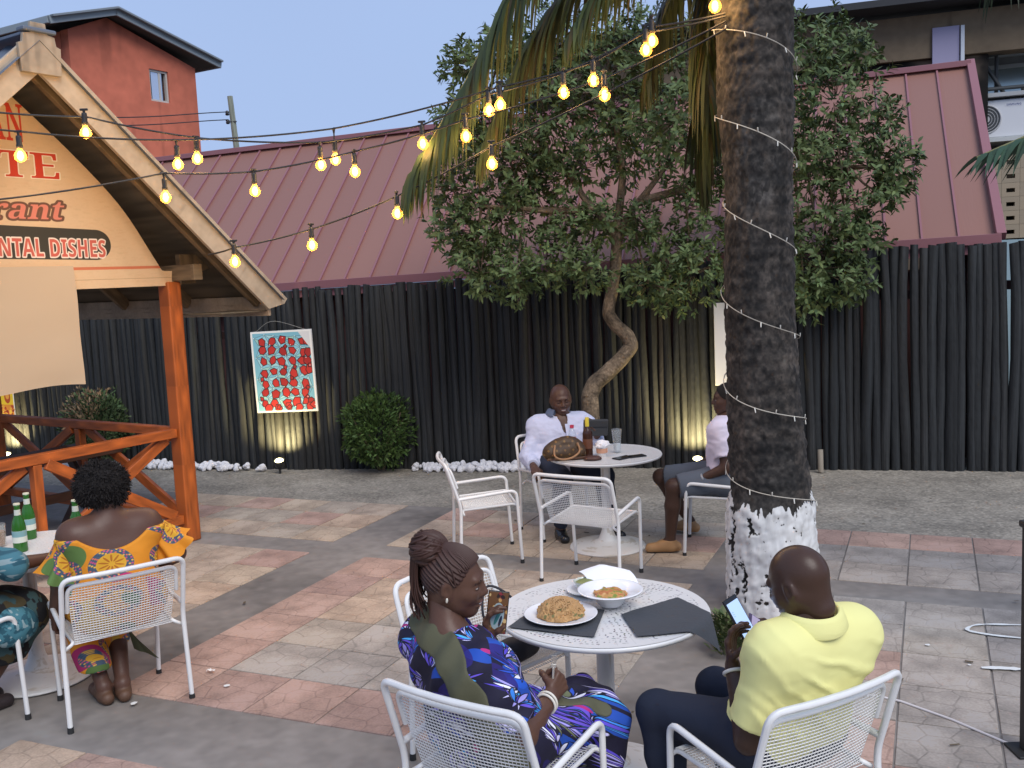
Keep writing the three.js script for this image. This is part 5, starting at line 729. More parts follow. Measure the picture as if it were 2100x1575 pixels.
function trousers(J, o, parent, mt) {
  const g = o.g ?? .014, L = legCaps(J, 'L', g), R = legCaps(J, 'R', g), hp = C(J.hipL, J.hipR, .122 * (J.bulk || 1) + g), wa = C(J.hipL, J.hipR, .1 + g), w = o.wr || wrinkle(.008, 12, 12, 12, 3), cut = s => { const t = o.hem; return t <= 1 ? plane(mix(J['hip' + s], J['kn' + s], t), sub(J['kn' + s], J['hip' + s])) : plane(mix(J['kn' + s], J['an' + s], t - 1), sub(J['an' + s], J['kn' + s])); };
  const pl = cut('L'), pr = cut('R'), leg = (cs, p) => { const ff = caps(o.hem <= 1 ? cs.slice(0, 1) : cs, .02); return (x, y, z) => { const d = ff(x, y, z); return o.hem <= 1 || y < .9 ? Math.max(d, Math.min(p(x, y, z), .3)) : d; }; }, fl = leg(L, pl), fr = leg(R, pr), [lo, hi] = bounds([...L, ...R, hp]);
  return part(o.name || 'trousers', nets((x, y, z) => { const d = smin(smin(fl(x, y, z), fr(x, y, z), .02), cap(x, y, z, hp), .04) + w(x, y, z); return d; }, lo, hi, .0085), mt, parent);
}
function shoes(J, parent, mt, name = 'shoe', g = .008) { for (const s of ['L', 'R']) { const f = footCaps(J, s, g), ff = caps(f, .02), a = J['an' + s], [lo, hi] = bounds(f, .02); part(name, nets((x, y, z) => Math.max(smax(ff(x, y, z), y - a[1] - .005, .01), (a[1] - .083) - y), lo, hi, .006), mt, parent); } }
function faceDetails(parent, H, o = {}) { // eyes, brows, lips as small parts
  const m = headMatrix(H), put = (n, g, mt) => part(n, g.applyMatrix4(m), mt, parent);
  for (const s of [-1, 1]) { if (!o.closed) { put('eye', xf(new THREE.SphereGeometry(1, 14, 10), [s * .032, .001, .0835], [0, 0, 0], [.0118, .0042, .0055]), mat(.34, .30, .27, .3)); put('iris', xf(new THREE.SphereGeometry(.0046, 10, 8), [s * .032 + .0015, .001, .0868]), mat(.012, .008, .006, .2)); } else put('eyelid', xf(new THREE.SphereGeometry(1, 12, 8), [s * .032, .000, .0838], [0, 0, 0], [.0135, .0026, .006]), mat(.012, .006, .004, .6)); put('eyebrow', tube([[s * .016, .0225, .093], [s * .030, .0275, .0905], [s * .047, .022, .080]], .0028, 10, 5), mat(.012, .008, .006, .9)); }
  put('lip', xf(new THREE.SphereGeometry(1, 16, 8), [0, -.0535, .0955], [0, 0, 0], [.022 + .004 * (o.smile || 0), .0052, .007]), o.lip || mat(.13, .050, .042, .5)); put('lip', xf(new THREE.SphereGeometry(1, 16, 8), [0, -.0695, .0925], [0, 0, 0], [.020, .0062, .007]), o.lip || mat(.15, .060, .050, .5));
  if (o.smile) put('teeth', xf(new THREE.SphereGeometry(1, 14, 8), [0, -.0605, .0935], [0, 0, 0], [.019, .0055, .006]), mat(.72, .68, .60, .3));
}
function cylUV(g, cx, cz, k, a0, kz = 0) { const p = g.attributes.position, uv = new Float32Array(p.count * 2); for (let i = 0; i < p.count; i++) { let a = Math.atan2(p.getX(i) - cx, p.getZ(i) - cz) - a0; a -= Math.floor(a / 6.28318) * 6.28318; uv[2 * i] = a * .16 * k; uv[2 * i + 1] = (p.getY(i) + kz * p.getZ(i)) * k; } g.setAttribute('uv', new THREE.BufferAttribute(uv, 2)); return g; }
const person = (key, label) => { const [p, a] = CH[key]; return thing('person', label, 'person', p, a); };

{ // ------------------------------ man in yellow polo
  const P = person('E', 'man in a yellow polo shirt looking down at his lit phone'), mt = skin(.062, .033, .022, .34);
  const J = { bulk: 1.06, arm: 1.04, neck: [.045, .945, .165], shL: [-.125, .885, .165], shR: [.26, .865, .15], elL: [-.165, .575, .09], wrL: [-.10, .765, -.055], elR: [.29, .60, -.02], wrR: [.15, .80, -.09], pelvis: [.04, .56, .045], hipL: [-.065, .545, .04], hipR: [.145, .545, .04], knL: [-.205, .525, -.34], knR: [.10, .525, -.37], anL: [-.20, .085, -.26], anR: [.12, .085, -.28], toeL: [-.15, 0, -.95], toeR: [.05, 0, -.98] };
  const H = { c: [.022, 1.080, .135], yaw: .30, pitch: .38, roll: -.04, s: 1.03 };
  bodyMesh(J, P, mt, H, { L: { dir: [.05, .97, -.15], normal: [.45, .0, .75], curl: [.42, .50, .55, .55], thumb: .55 }, R: { dir: [-.75, .55, -.1], normal: [-.1, -.5, -.6], curl: [.5, .6, .65, .7], thumb: .4 } });
  faceDetails(P, H, { closed: true });
  const ym = mat(.80, .765, .31, .85, { bumpMap: TEX.paintB, bumpScale: .0008 });
  const fold = (x, y, z) => { // creases raying down from the right shoulder and gathering over the chair rail
    const q = Math.atan2(y - 1.02, x + .36), n = fbm(x * 7, y * 7, z * 7, 2), band = smooth(.95, .80, y) * smooth(.50, .60, y) * smooth(.04, .12, z), rid = Math.pow(.5 + .5 * Math.sin(q * 34 + n * 5), 4), side = Math.pow(.5 + .5 * Math.sin(x * 60 + y * 40 + n * 6), 4) * smooth(-.08, -.16, x) * .6;
    return -.012 * rid * band * smooth(.35, .7, fbm(x * 6 + 3, y * 6, z * 6, 2)) - .007 * side + wrinkle(.006, 9, 14, 9, 2)(x, y, z); };
  const sh = shirt(J, H, { sleeve: .78, flare: .006, hem: .45, wr: fold, name: 'polo_shirt', cell: .0065, neck: .004 }, P, ym);
  collar(J, H, sh, ym, 2.6, 1.08);
  trousers(J, { hem: 1.88, g: .016 }, P, mat(.012, .017, .034, .9)); shoes(J, P, mat(.02, .018, .016, .5));
  // bracelet
  const bx = xf(new THREE.TorusGeometry(.0335, .0065, 8, 22), [0, 0, 0], [Math.PI / 2, 0, 0]); const br = part('bracelet', bx, mat(.62, .60, .54, .6), P); br.position.set(...mix(J.wrL, J.elL, .09)); br.quaternion.setFromUnitVectors(V(0, 1, 0), V(...nrm(sub(J.elL, J.wrL))));
  // phone in his left hand, a second one in the right
  P.updateMatrixWorld(true);
  const ph = thing('lit_phone', 'black phone with a bright blank screen in the yellow shirted man\'s hand', 'phone'); ph.position.copy(P.localToWorld(V(-.030, .905, -.090)));
  const zx = V(.20, .50, .84).normalize(), yx = V(-.22, .86, -.45); yx.addScaledVector(zx, -yx.dot(zx)).normalize(); const xx = yx.clone().cross(zx); ph.quaternion.copy(P.quaternion).multiply(new THREE.Quaternion().setFromRotationMatrix(new THREE.Matrix4().makeBasis(xx, yx, zx)));
  part('casing', box(.080, .164, .009, [0, 0, 0], [0, 0, 0], .004), M.phoneBlack, ph); part('screen', xf(new THREE.PlaneGeometry(.070, .136), [0, -.002, .0052]), new THREE.MeshStandardMaterial({ color: RGB(.05, .05, .06), emissive: RGB(.42, .60, 1.0), emissiveIntensity: .72, roughness: .2, emissiveMap: canvasTex(128, 256, (g, w, h) => { g.fillStyle = '#ffffff'; g.fillRect(0, 0, w, h); g.fillStyle = '#8fa6d8'; for (let k = 0; k < 3; k++) g.fillRect(14, 60 + k * 14, 10, 5); g.fillStyle = '#3b45d0'; g.fillRect(92, 236, 26, 16); }) }), ph);
  const rl = new THREE.RectAreaLight(RGB(.45, .62, 1), 1.2, .064, .122); rl.position.set(0, 0, .008); rl.rotation.y = Math.PI; ph.add(rl);
  const p2 = thing('second_phone', 'small pale phone in the yellow shirted man\'s other hand', 'phone'); p2.position.copy(P.localToWorld(V(.085, .835, -.10))); p2.quaternion.copy(P.quaternion).multiply(new THREE.Quaternion().setFromEuler(new THREE.Euler(-.6, .2, .9))); part('casing', box(.07, .14, .009, [0, 0, 0], [0, 0, 0], .004), mat(.12, .08, .16, .3), p2); part('screen', xf(new THREE.PlaneGeometry(.062, .12), [0, 0, .0052]), new THREE.MeshStandardMaterial({ color: RGB(.1, .1, .1), emissive: RGB(.6, .5, .8), emissiveIntensity: .35, roughness: .2 }), p2);
}
{ // ------------------------------ woman in blue print dress
  const P = person('D', 'woman with piled braids in a blue and purple print dress holding a phone'), mt = skin(.105, .052, .034, .4);
  const J = { bulk: 1.06, arm: 1.08, leg: .82, neck: [-.15, .92, .125], shL: [-.315, .825, .03], shR: [.005, .80, .145], elL: [-.23, .60, -.15], wrL: [-.12, .81, -.075], elR: [.135, .585, .10], wrR: [.118, .640, -.10], pelvis: [-.055, .555, .035], hipL: [-.145, .525, .03], hipR: [.045, .525, .045], knL: [.045, .49, -.40], knR: [.19, .475, -.36], anL: [.03, .085, -.34], anR: [.17, .085, -.30], toeL: [.2, 0, -.95], toeR: [.25, 0, -.95], belly: .09 };
  const H = { c: [-.138, 1.082, .085], yaw: -1.12, pitch: .14, roll: .10, s: 1.03, smile: .6, wide: 1.02 };
  bodyMesh(J, P, mt, H, { L: { dir: [.0, .98, .1], normal: [.7, .0, -.35], curl: [.55, .6, .62, .6], thumb: .5 }, R: { dir: [.05, .45, -.9], normal: [-.75, -.3, 0], curl: [1.0, 1.15, 1.2, 1.2], thumb: .55 } });
  faceDetails(P, H, { smile: .5 });
  const cloth = canvasTex(1024, 1024, (g, w, h) => { // feathered strokes of blue, violet and white on near-black
    g.fillStyle = '#14102c'; g.fillRect(0, 0, w, h); const R = rng(19), cols = ['#3a86e0', '#4cb0f2', '#6a54cc', '#5a4ac8', '#a79ee6', '#cfcaf2', '#ecebfa', '#2a52c0', '#6a7054', '#3a2b88', '#4f8fe0'];
    for (let k = 0; k < 26; k++) { g.fillStyle = k % 2 ? 'rgba(40,28,110,.85)' : 'rgba(30,90,200,.8)'; g.beginPath(); g.ellipse(R() * w, R() * h, 60 + 90 * R(), 40 + 60 * R(), R() * 3, 0, 7); g.fill(); }
    for (let c = 0; c < 52; c++) { const x = R() * w, y = R() * h, a0 = R() * 6.28, n = 7 + Math.floor(R() * 6), fan = 1.2 + R(), pal = Math.floor(R() * 4); for (let k = 0; k < n; k++) { const a = a0 + (k / n - .5) * fan, L = 60 + 130 * R(), col = cols[(pal + Math.floor(R() * 6)) % cols.length]; for (const [ox, oy] of [[0, 0], [w, 0], [0, h], [-w, 0], [0, -h]]) { g.save(); g.translate(x + ox, y + oy); g.rotate(a); g.fillStyle = col; g.beginPath(); g.moveTo(14, 0); g.quadraticCurveTo(L * .55, -13 - 12 * (k % 3), L, 2); g.quadraticCurveTo(L * .55, 11, 14, 0); g.fill(); g.strokeStyle = '#0c0a1c'; g.lineWidth = 4; g.stroke(); g.restore(); } } }
    for (let k = 0; k < 5; k++) { g.fillStyle = '#b52a78'; g.beginPath(); g.ellipse(R() * w, R() * h, 18, 34, R() * 3, 0, 7); g.fill(); }
  }); cloth.wrapS = cloth.wrapT = THREE.RepeatWrapping;
  const dm = mat(1, 1, 1, .8, { map: cloth });
  const g = .020, T = torsoCaps(J, g), tf = caps(T, .10), [sl, c1] = sleeve(J, 'L', .030, .98, .03), [sr, c2] = sleeve(J, 'R', .024, .80, .030), LG = [...legCaps(J, 'L', .022), ...legCaps(J, 'R', .022), C(mix(J.knL, J.knR, .3), mix(J.anL, J.anR, .3), .09, .11), C(mix(J.knL, J.hipL, .4), mix(J.knR, J.hipR, .4), .075, .075)], lf = caps(LG, .07), all = [...T, ...c1, ...c2, ...LG], [lo, hi] = bounds(all); const nk = C(add(J.neck, [.0, -.025, -.03]), add(H.c, [0, -.02, -.03]), .082, .09);
  const wr = (x, y, z) => wrinkle(.010, 8, 10, 8, 5)(x, y, z) + .008 * Math.sin(x * 46 - y * 22 + 5 * fbm(x * 6, y * 6, z * 6, 2)) * smooth(.2, .6, y);
  const field = (x, y, z) => smax(Math.max(smin(smin(tf(x, y, z), smin(sl(x, y, z), sr(x, y, z), .03), .06), lf(x, y, z), .05) + wr(x, y, z), .10 - y), -cap(x, y, z, nk), .01);
  const dress = part('dress', cylUV(nets(field, lo, hi, .0075), -.1, 0, 2.1, -2.2, -.8), dm, P);
  const onto = p => { let q = [...p]; for (let k = 0; k < 14; k++) { const e = .004, f0 = field(...q), gr = nrm([field(q[0] + e, q[1], q[2]) - f0, field(q[0], q[1] + e, q[2]) - f0, field(q[0], q[1], q[2] + e) - f0]); q = add(q, gr, -f0 * .7); } return q; };
  const band = (line, r, col, nm) => { const pts = line.map(onto), seg = []; for (let k = 0; k < pts.length - 1; k++) for (let j = 0; j < 3; j++) seg.push(C(onto(mix(pts[k], pts[k + 1], j / 3)), onto(mix(pts[k], pts[k + 1], (j + 1) / 3)), r)); const sf = caps(seg, .01), [a, b] = bounds(seg, .01); part(nm, nets((x, y, z) => smax(field(x, y, z) - .006, sf(x, y, z), .004), a, b, .0055), col, dress); };
  band([[-.30, .87, .0], [-.28, .90, .08], [-.20, .93, .19], [-.10, .90, .22], [-.03, .83, .23], [.02, .75, .22], [.06, .66, .20], [.10, .57, .17], [.13, .50, .12]], .054, mat(.088, .086, .047, .85), 'collar_band');
  band([[.08, .60, -.16], [.15, .57, -.22], [.22, .54, -.30]], .030, mat(.098, .096, .055, .85), 'trim_band');
  shoes(J, P, mat(.03, .02, .02, .6));
  // braids: cornrow cap, bun and loose ends
  const hm = headMatrix(H), hair = mat(.050, .019, .012, .6), inv = hm.clone().invert(), hf = headField(H), hv = V(0, 0, 0);
  const capG = nets((x, y, z) => { const base = ell(x, y, z, [0, .028, -.014], [.083, .100, .104]); const ridge = .0035 * Math.sin((y * .9 + z * .55) * 420 + 3 * noise(x * 20, y * 20, z * 20)); const line2 = plane([0, .078, .062], [0, -.42, 1])(x, y, z), nape = plane([0, -.045, -.03], [0, -1, .9])(x, y, z), temple = plane([0, .03, .035], [0, -.3, 1])(x, y, z); return smax(smax(base + ridge, line2, .012), nape, .02); }, [-.1, -.14, -.13], [.1, .15, .11], .0036); const hr = part('hair', capG.applyMatrix4(hm), hair, P);
  const R = rng(44), bc = V(.012, .098, -.098), strands = []; // bun high at the back of the head
  strands.push(nets((x, y, z) => ell(x, y, z, [bc.x, bc.y, bc.z], [.072, .060, .064]) + .004 * Math.sin(Math.atan2(x - bc.x, y - bc.y) * 16), [-.09, .01, -.19], [.11, .19, -.01], .004));
  for (let k = 0; k < 34; k++) { const a = k / 34 * 6.283 + R(), t = .5 + .6 * R(), p = []; for (let i = 0; i <= 12; i++) { const u = i / 12, b = a + u * 3.2; p.push(V(bc.x + Math.cos(b) * .073 * (1 + .06 * R()) * Math.sin(Math.PI * (.15 + .7 * u)), bc.y + .061 * Math.cos(Math.PI * (.15 + .7 * u)) * t, bc.z + Math.sin(b) * .066 * Math.sin(Math.PI * (.15 + .7 * u)))); } strands.push(sweep(p, () => .0042, 6)); }
  for (let k = 0; k < 64; k++) { const a = -1.3 + 2.6 * R(), L = .14 + .11 * R(), x0 = bc.x + Math.sin(a) * .05, z0 = bc.z - .035 * Math.cos(a) + .01; const p = [V(bc.x + .2 * (x0 - bc.x), bc.y + .045, bc.z), V(x0, bc.y + .02, z0 - .02), V(x0 + .012 * (R() - .5), bc.y - L * .4, z0 - .022 - .01 * R()), V(x0 + .03 * (R() - .5), bc.y - L * .8, z0 - .012 + .02 * (R() - .5)), V(x0 + .04 * (R() - .5), bc.y - L, z0 + .004 + .02 * (R() - .5))]; strands.push(sweep(new THREE.CatmullRomCurve3(p).getPoints(16), u => .0040 - .0012 * u, 6)); }
  for (let k = 0; k < 30; k++) { const x = -.07 + .14 * k / 29, q = Math.sqrt(Math.max(0, 1 - (x / .083) ** 2)); const p = []; for (let i = 0; i <= 10; i++) { const th = lerp(.62, 2.35, i / 10); p.push(V(x * (1 - .4 * i / 10), .028 + .104 * q * Math.sin(th), -.014 + .108 * q * Math.cos(th))); } strands.push(sweep(p, () => .0040, 5)); }
  strands.push(sweep(new THREE.CatmullRomCurve3([V(-.03, .11, -.07), V(-.075, .075, .0), V(-.088, .02, .02), V(-.07, .10, -.05)]).getPoints(20), () => .003, 5));
  part('braids', mergeGeometries(strands.map(strip)).applyMatrix4(hm), hair, hr);
  part('earring', xf(new THREE.SphereGeometry(.0065, 10, 8), [-.0855, -.034, -.004], [0, 0, 0], [.7, 1.5, .7]).applyMatrix4(hm), mat(.85, .8, .66, .2, { metalness: .4 }), P);
  for (const t of [.10, .17]) { const b = part('bangle', xf(new THREE.TorusGeometry(.037, .0048, 8, 26), [0, 0, 0], [Math.PI / 2, 0, 0]), mat(.74, .70, .60, .35), P); b.position.set(...mix(J.wrR, J.elR, t)); b.quaternion.setFromUnitVectors(V(0, 1, 0), V(...nrm(add(sub(J.elR, J.wrR), [.0, .03, .04])))); }
  P.updateMatrixWorld(true);
  const ph = thing('cased_phone', 'phone in a floral printed case held up by the woman in blue', 'phone'); ph.position.copy(P.localToWorld(V(-.085, .925, -.085))); const zx = V(.55, .05, .83).normalize(), yx = V(.1, .97, -.1); yx.addScaledVector(zx, -yx.dot(zx)).normalize(); ph.quaternion.copy(P.quaternion).multiply(new THREE.Quaternion().setFromRotationMatrix(new THREE.Matrix4().makeBasis(yx.clone().cross(zx), yx, zx)));
  part('casing', box(.076, .156, .011, [0, 0, 0], [0, 0, 0], .005), M.phoneBlack, ph); part('printed_back', xf(new THREE.PlaneGeometry(.070, .150), [0, 0, .0063]), mat(1, 1, 1, .35, { map: canvasTex(128, 256, (g, w, h) => { g.fillStyle = '#6d4a2c'; g.fillRect(0, 0, w, h); const R = rng(4); for (let k = 0; k < 40; k++) { g.fillStyle = ['#c79a5a', '#2f2420', '#8a3038', '#d2b27a'][k % 4]; g.beginPath(); g.ellipse(R() * w, R() * h, 8 + 12 * R(), 5 + 8 * R(), R() * 3, 0, 7); g.fill(); } g.fillStyle = '#9fb3b8'; g.beginPath(); g.ellipse(66, 150, 44, 84, .1, 0, 7); g.fill(); g.fillStyle = '#3f7a78'; g.beginPath(); g.ellipse(70, 150, 12, 60, .35, 0, 7); g.fill(); g.fillStyle = '#2c3448'; g.beginPath(); g.ellipse(88, 180, 9, 36, .2, 0, 7); g.fill(); }) }), ph);
  const fk = thing('fork', 'slim metal fork upright in the blue dressed woman\'s hand', 'fork'); fk.position.copy(P.localToWorld(V(.105, .645, -.135))); fk.rotation.set(.1, 0, -.08); part('handle', box(.008, .13, .003, [0, .03, 0], [0, 0, 0], .001), mat(.7, .68, .62, .25, { metalness: .8 }), fk); part('tines', merge([box(.018, .014, .003, [0, .102, 0], [0, 0, 0], .001), ...[-.0075, -.0025, .0025, .0075].map(x => box(.0026, .035, .0026, [x, .126, 0], [0, 0, 0], .0008))]), mat(.7, .68, .62, .25, { metalness: .8 }), fk);
}
{ // ------------------------------ woman in orange print dress, seen from behind
  const P = person('C', 'woman with a round afro in an orange and green print dress seen from behind'), mt = skin(.10, .050, .034, .42);
  const J = { bulk: 1.08, arm: 1.12, neck: [.005, .985, .055], shL: [-.175, .93, .055], shR: [.195, .925, .05], elL: [-.235, .695, .0], wrL: [-.262, .50, -.10], elR: [.335, .735, .035], wrR: [.215, .60, -.13], pelvis: [.01, .57, .09], hipL: [-.09, .55, .08], hipR: [.11, .55, .08], knL: [-.12, .475, -.33], knR: [.07, .475, -.33], anL: [-.075, .085, -.03], anR: [.015, .085, -.01], toeL: [-.1, 0, -.99], toeR: [.1, 0, -.99] };
  const H = { c: [-.005, 1.135, .025], yaw: .12, pitch: .12, s: .98 };
  bodyMesh(J, P, mt, H, { L: { dir: [-.02, -.75, -.55], normal: [.8, 0, .1], curl: [.35, .4, .45, .45], thumb: .3 }, R: { dir: [-.5, -.2, -.8], normal: [0, -1, 0], curl: [.2, .2, .25, .3], thumb: .2 } });
  const cloth = canvasTex(1024, 1024, (g, w, h) => { // wax print: orange and green fields, dotted bands, rosettes
    g.fillStyle = '#d98a1c'; g.fillRect(0, 0, w, h); const R = rng(61);
    for (let k = 0; k < 8; k++) { g.fillStyle = ['#58753a', '#d98a1c', '#a8275e', '#c9a23a'][k % 4]; g.beginPath(); g.ellipse(R() * w, R() * h, 130, 80 + 60 * R(), R() * 3, 0, 7); g.fill(); }
    for (let c = 0; c < 9; c++) { const x = (c % 3 + .5) * w / 3 + 40 * (R() - .5), y = (Math.floor(c / 3) + .5) * h / 3, r = 78 + 24 * R(); g.fillStyle = '#4a5a6a'; g.beginPath(); g.arc(x, y, r + 46, 0, 7); g.fill(); for (let ring = 0; ring < 3; ring++) { const n = 20 + ring * 5; for (let k = 0; k < n; k++) { const a = k / n * 6.283; g.fillStyle = ['#d8705a', '#3b4f64', '#e3b04a', '#c44c7c'][(k + ring) % 4]; g.beginPath(); g.arc(x + Math.cos(a) * (r + 6 + ring * 15), y + Math.sin(a) * (r + 6 + ring * 15), 7.5, 0, 7); g.fill(); } } g.fillStyle = '#d9a32c'; g.beginPath(); g.arc(x, y, r, 0, 7); g.fill(); g.fillStyle = '#b06a1a'; for (let k = 0; k < 10; k++) { g.save(); g.translate(x, y); g.rotate(k * .628); g.beginPath(); g.ellipse(0, -r * .55, 7, r * .34, 0, 0, 7); g.fill(); g.restore(); } }
    for (let k = 0; k < 5; k++) { g.fillStyle = ['#c32a72', '#3f6a3a'][k % 2]; g.beginPath(); g.moveTo(R() * w, R() * h); const x = R() * w, y = R() * h; g.ellipse(x, y, 46, 70, R() * 3, 0, 7); g.fill(); }
  }); cloth.wrapS = cloth.wrapT = THREE.RepeatWrapping;
  const dm = mat(1, 1, 1, .8, { map: cloth });
  const T = torsoCaps(J, .014), tf = caps(T, .09), LG = [C(J.hipL, J.knL, .125, .10), C(J.hipR, J.knR, .125, .10), C(J.knL, add(J.anL, [-.03, .12, -.03]), .095, .085), C(J.knR, mix(J.knR, J.anR, .45), .095, .075)], lf = caps(LG, .06), [lo, hi] = bounds([...T, ...LG]); const w = wrinkle(.009, 10, 14, 10, 7);
  const neckl = (x, y, z) => (y - (.925 - .070 * Math.max(0, 1 - (x / .17) ** 2) * smooth(-.02, .1, z)));
  const dress = part('dress', cylUV(nets((x, y, z) => Math.max(smax(smin(tf(x, y, z), lf(x, y, z), .05) + w(x, y, z), neckl(x, y, z), .008), .185 - y), lo, hi, .0075), 0, 0, 1.7, 3.14, -.5), dm, P);
  for (const s of ['L', 'R']) { // flounced off-shoulder sleeves
    const A = J['sh' + s], B = mix(J['sh' + s], J['el' + s], .86), ax = nrm(sub(B, A)), e1 = nrm(cross(ax, [0, .3, 1])), e2 = cross(ax, e1);
    const gg = grid(64, 14, (u, v) => { const a = u * 6.283, t = v, r = (.066 + .052 * t + .022 * Math.sin(a * 6 + 2) * t * t + .010 * Math.sin(a * 11) * t) * (1 - .12 * Math.sin(t * 3.1)), c = add(mix(A, B, .04 + t * .96), [0, 0, 0]); return add(add(add(c, e1, Math.cos(a) * r), e2, Math.sin(a) * r), ax, .018 * Math.sin(a * 3) * t); }, (u, v) => [u * .7 + (s === 'L' ? 0 : .4), v * .38]); part('sleeve', gg, dm, dress);
    part('sleeve_cap', cylUV(nets((x, y, z) => Math.max(ell(x, y, z, add(A, [0, -.035, 0]), [.085, .062, .085]) + .004 * Math.sin(x * 80 + z * 60), y - A[1] - .0 + .012), add(A, [-.12, -.12, -.12]), add(A, [.12, .1, .12]), .007), A[0], A[2], 1.7, 3.14), dm, dress);
  }
  part('wrap_tail', grid(10, 10, (u, v) => [.06 + .10 * u * v + .05 * v, .42 - .20 * v - .05 * u, -.05 + .10 * u - .06 * v + .015 * Math.sin(u * 9)], (u, v) => [u * .2 + .5, v * .3]), mat(.085, .095, .045, .8), dress);
  const R = rng(9), hc = [-.008, 1.155, .028]; const hg = nets((x, y, z) => ell(x, y, z, hc, [.126, .122, .126]) + .030 * (fbm(x * 22, y * 22, z * 22, 3) - .5) + .012 * (noise(x * 90, y * 90, z * 90) - .5), [-.2, .98, -.17], [.2, 1.33, .22], .006); const hm = mat(.0085, .006, .005, .95); const face = plane([0, 1.1, -.075], [-.12, .1, -1]); const hr = part('hair', hg, hm, P); const lv = new Leaves(); for (let k = 0; k < 3600; k++) { const d = rdir(R), p = V(hc[0] + d.x * .124, hc[1] + d.y * .120, hc[2] + d.z * .124); if (d.y < -.75) continue; lv.blade(p, d.clone().add(rdir(R).multiplyScalar(.8)).normalize(), rdir(R), .014 + .018 * R(), .0035, [.010, .007, .006], .8, 2, () => 1); } part('curls', lv.geo(), new THREE.MeshStandardMaterial({ vertexColors: true, roughness: .9, side: THREE.DoubleSide }), hr).userData.kind = 'stuff';
  part('earring', xf(new THREE.SphereGeometry(.006, 8, 6), [-.082, 1.055, .05]), mat(.8, .76, .6, .2, { metalness: .5 }), P);
  shoes(J, P, mat(.10, .05, .028, .6), 'sandal', .004);
}
{ // ------------------------------ laughing man at the far table
  const P = person('H', 'laughing bald man in a pale blue shirt behind the far table'), mt = skin(.092, .046, .030, .36);
  const J = { bulk: 1.0, arm: .98, neck: [-.055, .94, .165], shL: [-.255, .87, .11], shR: [.135, .865, .205], elL: [-.315, .66, -.07], wrL: [-.225, .83, -.215], elR: [.25, .635, .13], wrR: [.265, .592, -.06], pelvis: [-.02, .57, .11], hipL: [-.12, .56, .10], hipR: [.09, .56, .11], knL: [-.22, .525, -.36], knR: [.12, .525, -.33], anL: [-.29, .085, -.27], anR: [.10, .085, -.17], toeL: [-.25, 0, -.95], toeR: [.1, 0, -.98], belly: .10 };
  const H = { c: [-.066, 1.085, .15], yaw: -.16, pitch: .16, roll: .06, s: 1.03, smile: 1, wide: 1.06 };
  bodyMesh(J, P, mt, H, { L: { dir: [.3, .75, -.4], normal: [.6, -.1, .5], curl: [.5, .5, .55, .55], thumb: .4 }, R: { dir: [.1, -.35, -.9], normal: [-.2, -.9, .3], curl: [.55, .6, .65, .7], thumb: .4 } });
  faceDetails(P, H, { smile: 1, closed: true });
  const sm = mat(.60, .635, .80, .85, { map: dataTex(128, 128, (u, v) => { const k = .94 + .06 * tfbm(u, v, 20, 2, 3); return [k, k, k]; }) }); const sh = shirt(J, H, { sleeve: 1.88, hem: .47, wr: wrinkle(.016, 12, 24, 12, 4), cell: .0075, neck: .006, vee: true }, P, sm);
  collar(J, H, sh, mat(.10, .13, .20, .85), 2.35, 1.12); part('placket', grid(3, 10, (u, v) => [-.075 + .03 * u, .90 - .34 * v, .02 - .055 * Math.sin(v * 2.4)]), sm, sh);
  trousers(J, { hem: 1.93, g: .016 }, P, mat(.012, .018, .036, .9)); shoes(J, P, mat(.012, .012, .014, .25));
  P.updateMatrixWorld(true); const pc = thing('dark_pouch', 'dark grey pouch held up by the laughing man', 'pouch'); pc.position.copy(P.localToWorld(V(-.20, .895, -.265))); pc.rotation.set(.1, .15, -.06); part('body', box(.20, .135, .03, [0, 0, 0], [0, 0, 0], .012), mat(.035, .037, .040, .7), pc); part('flap', box(.19, .05, .008, [0, .035, .019], [0, 0, 0], .003), mat(.03, .032, .034, .7), pc);
}
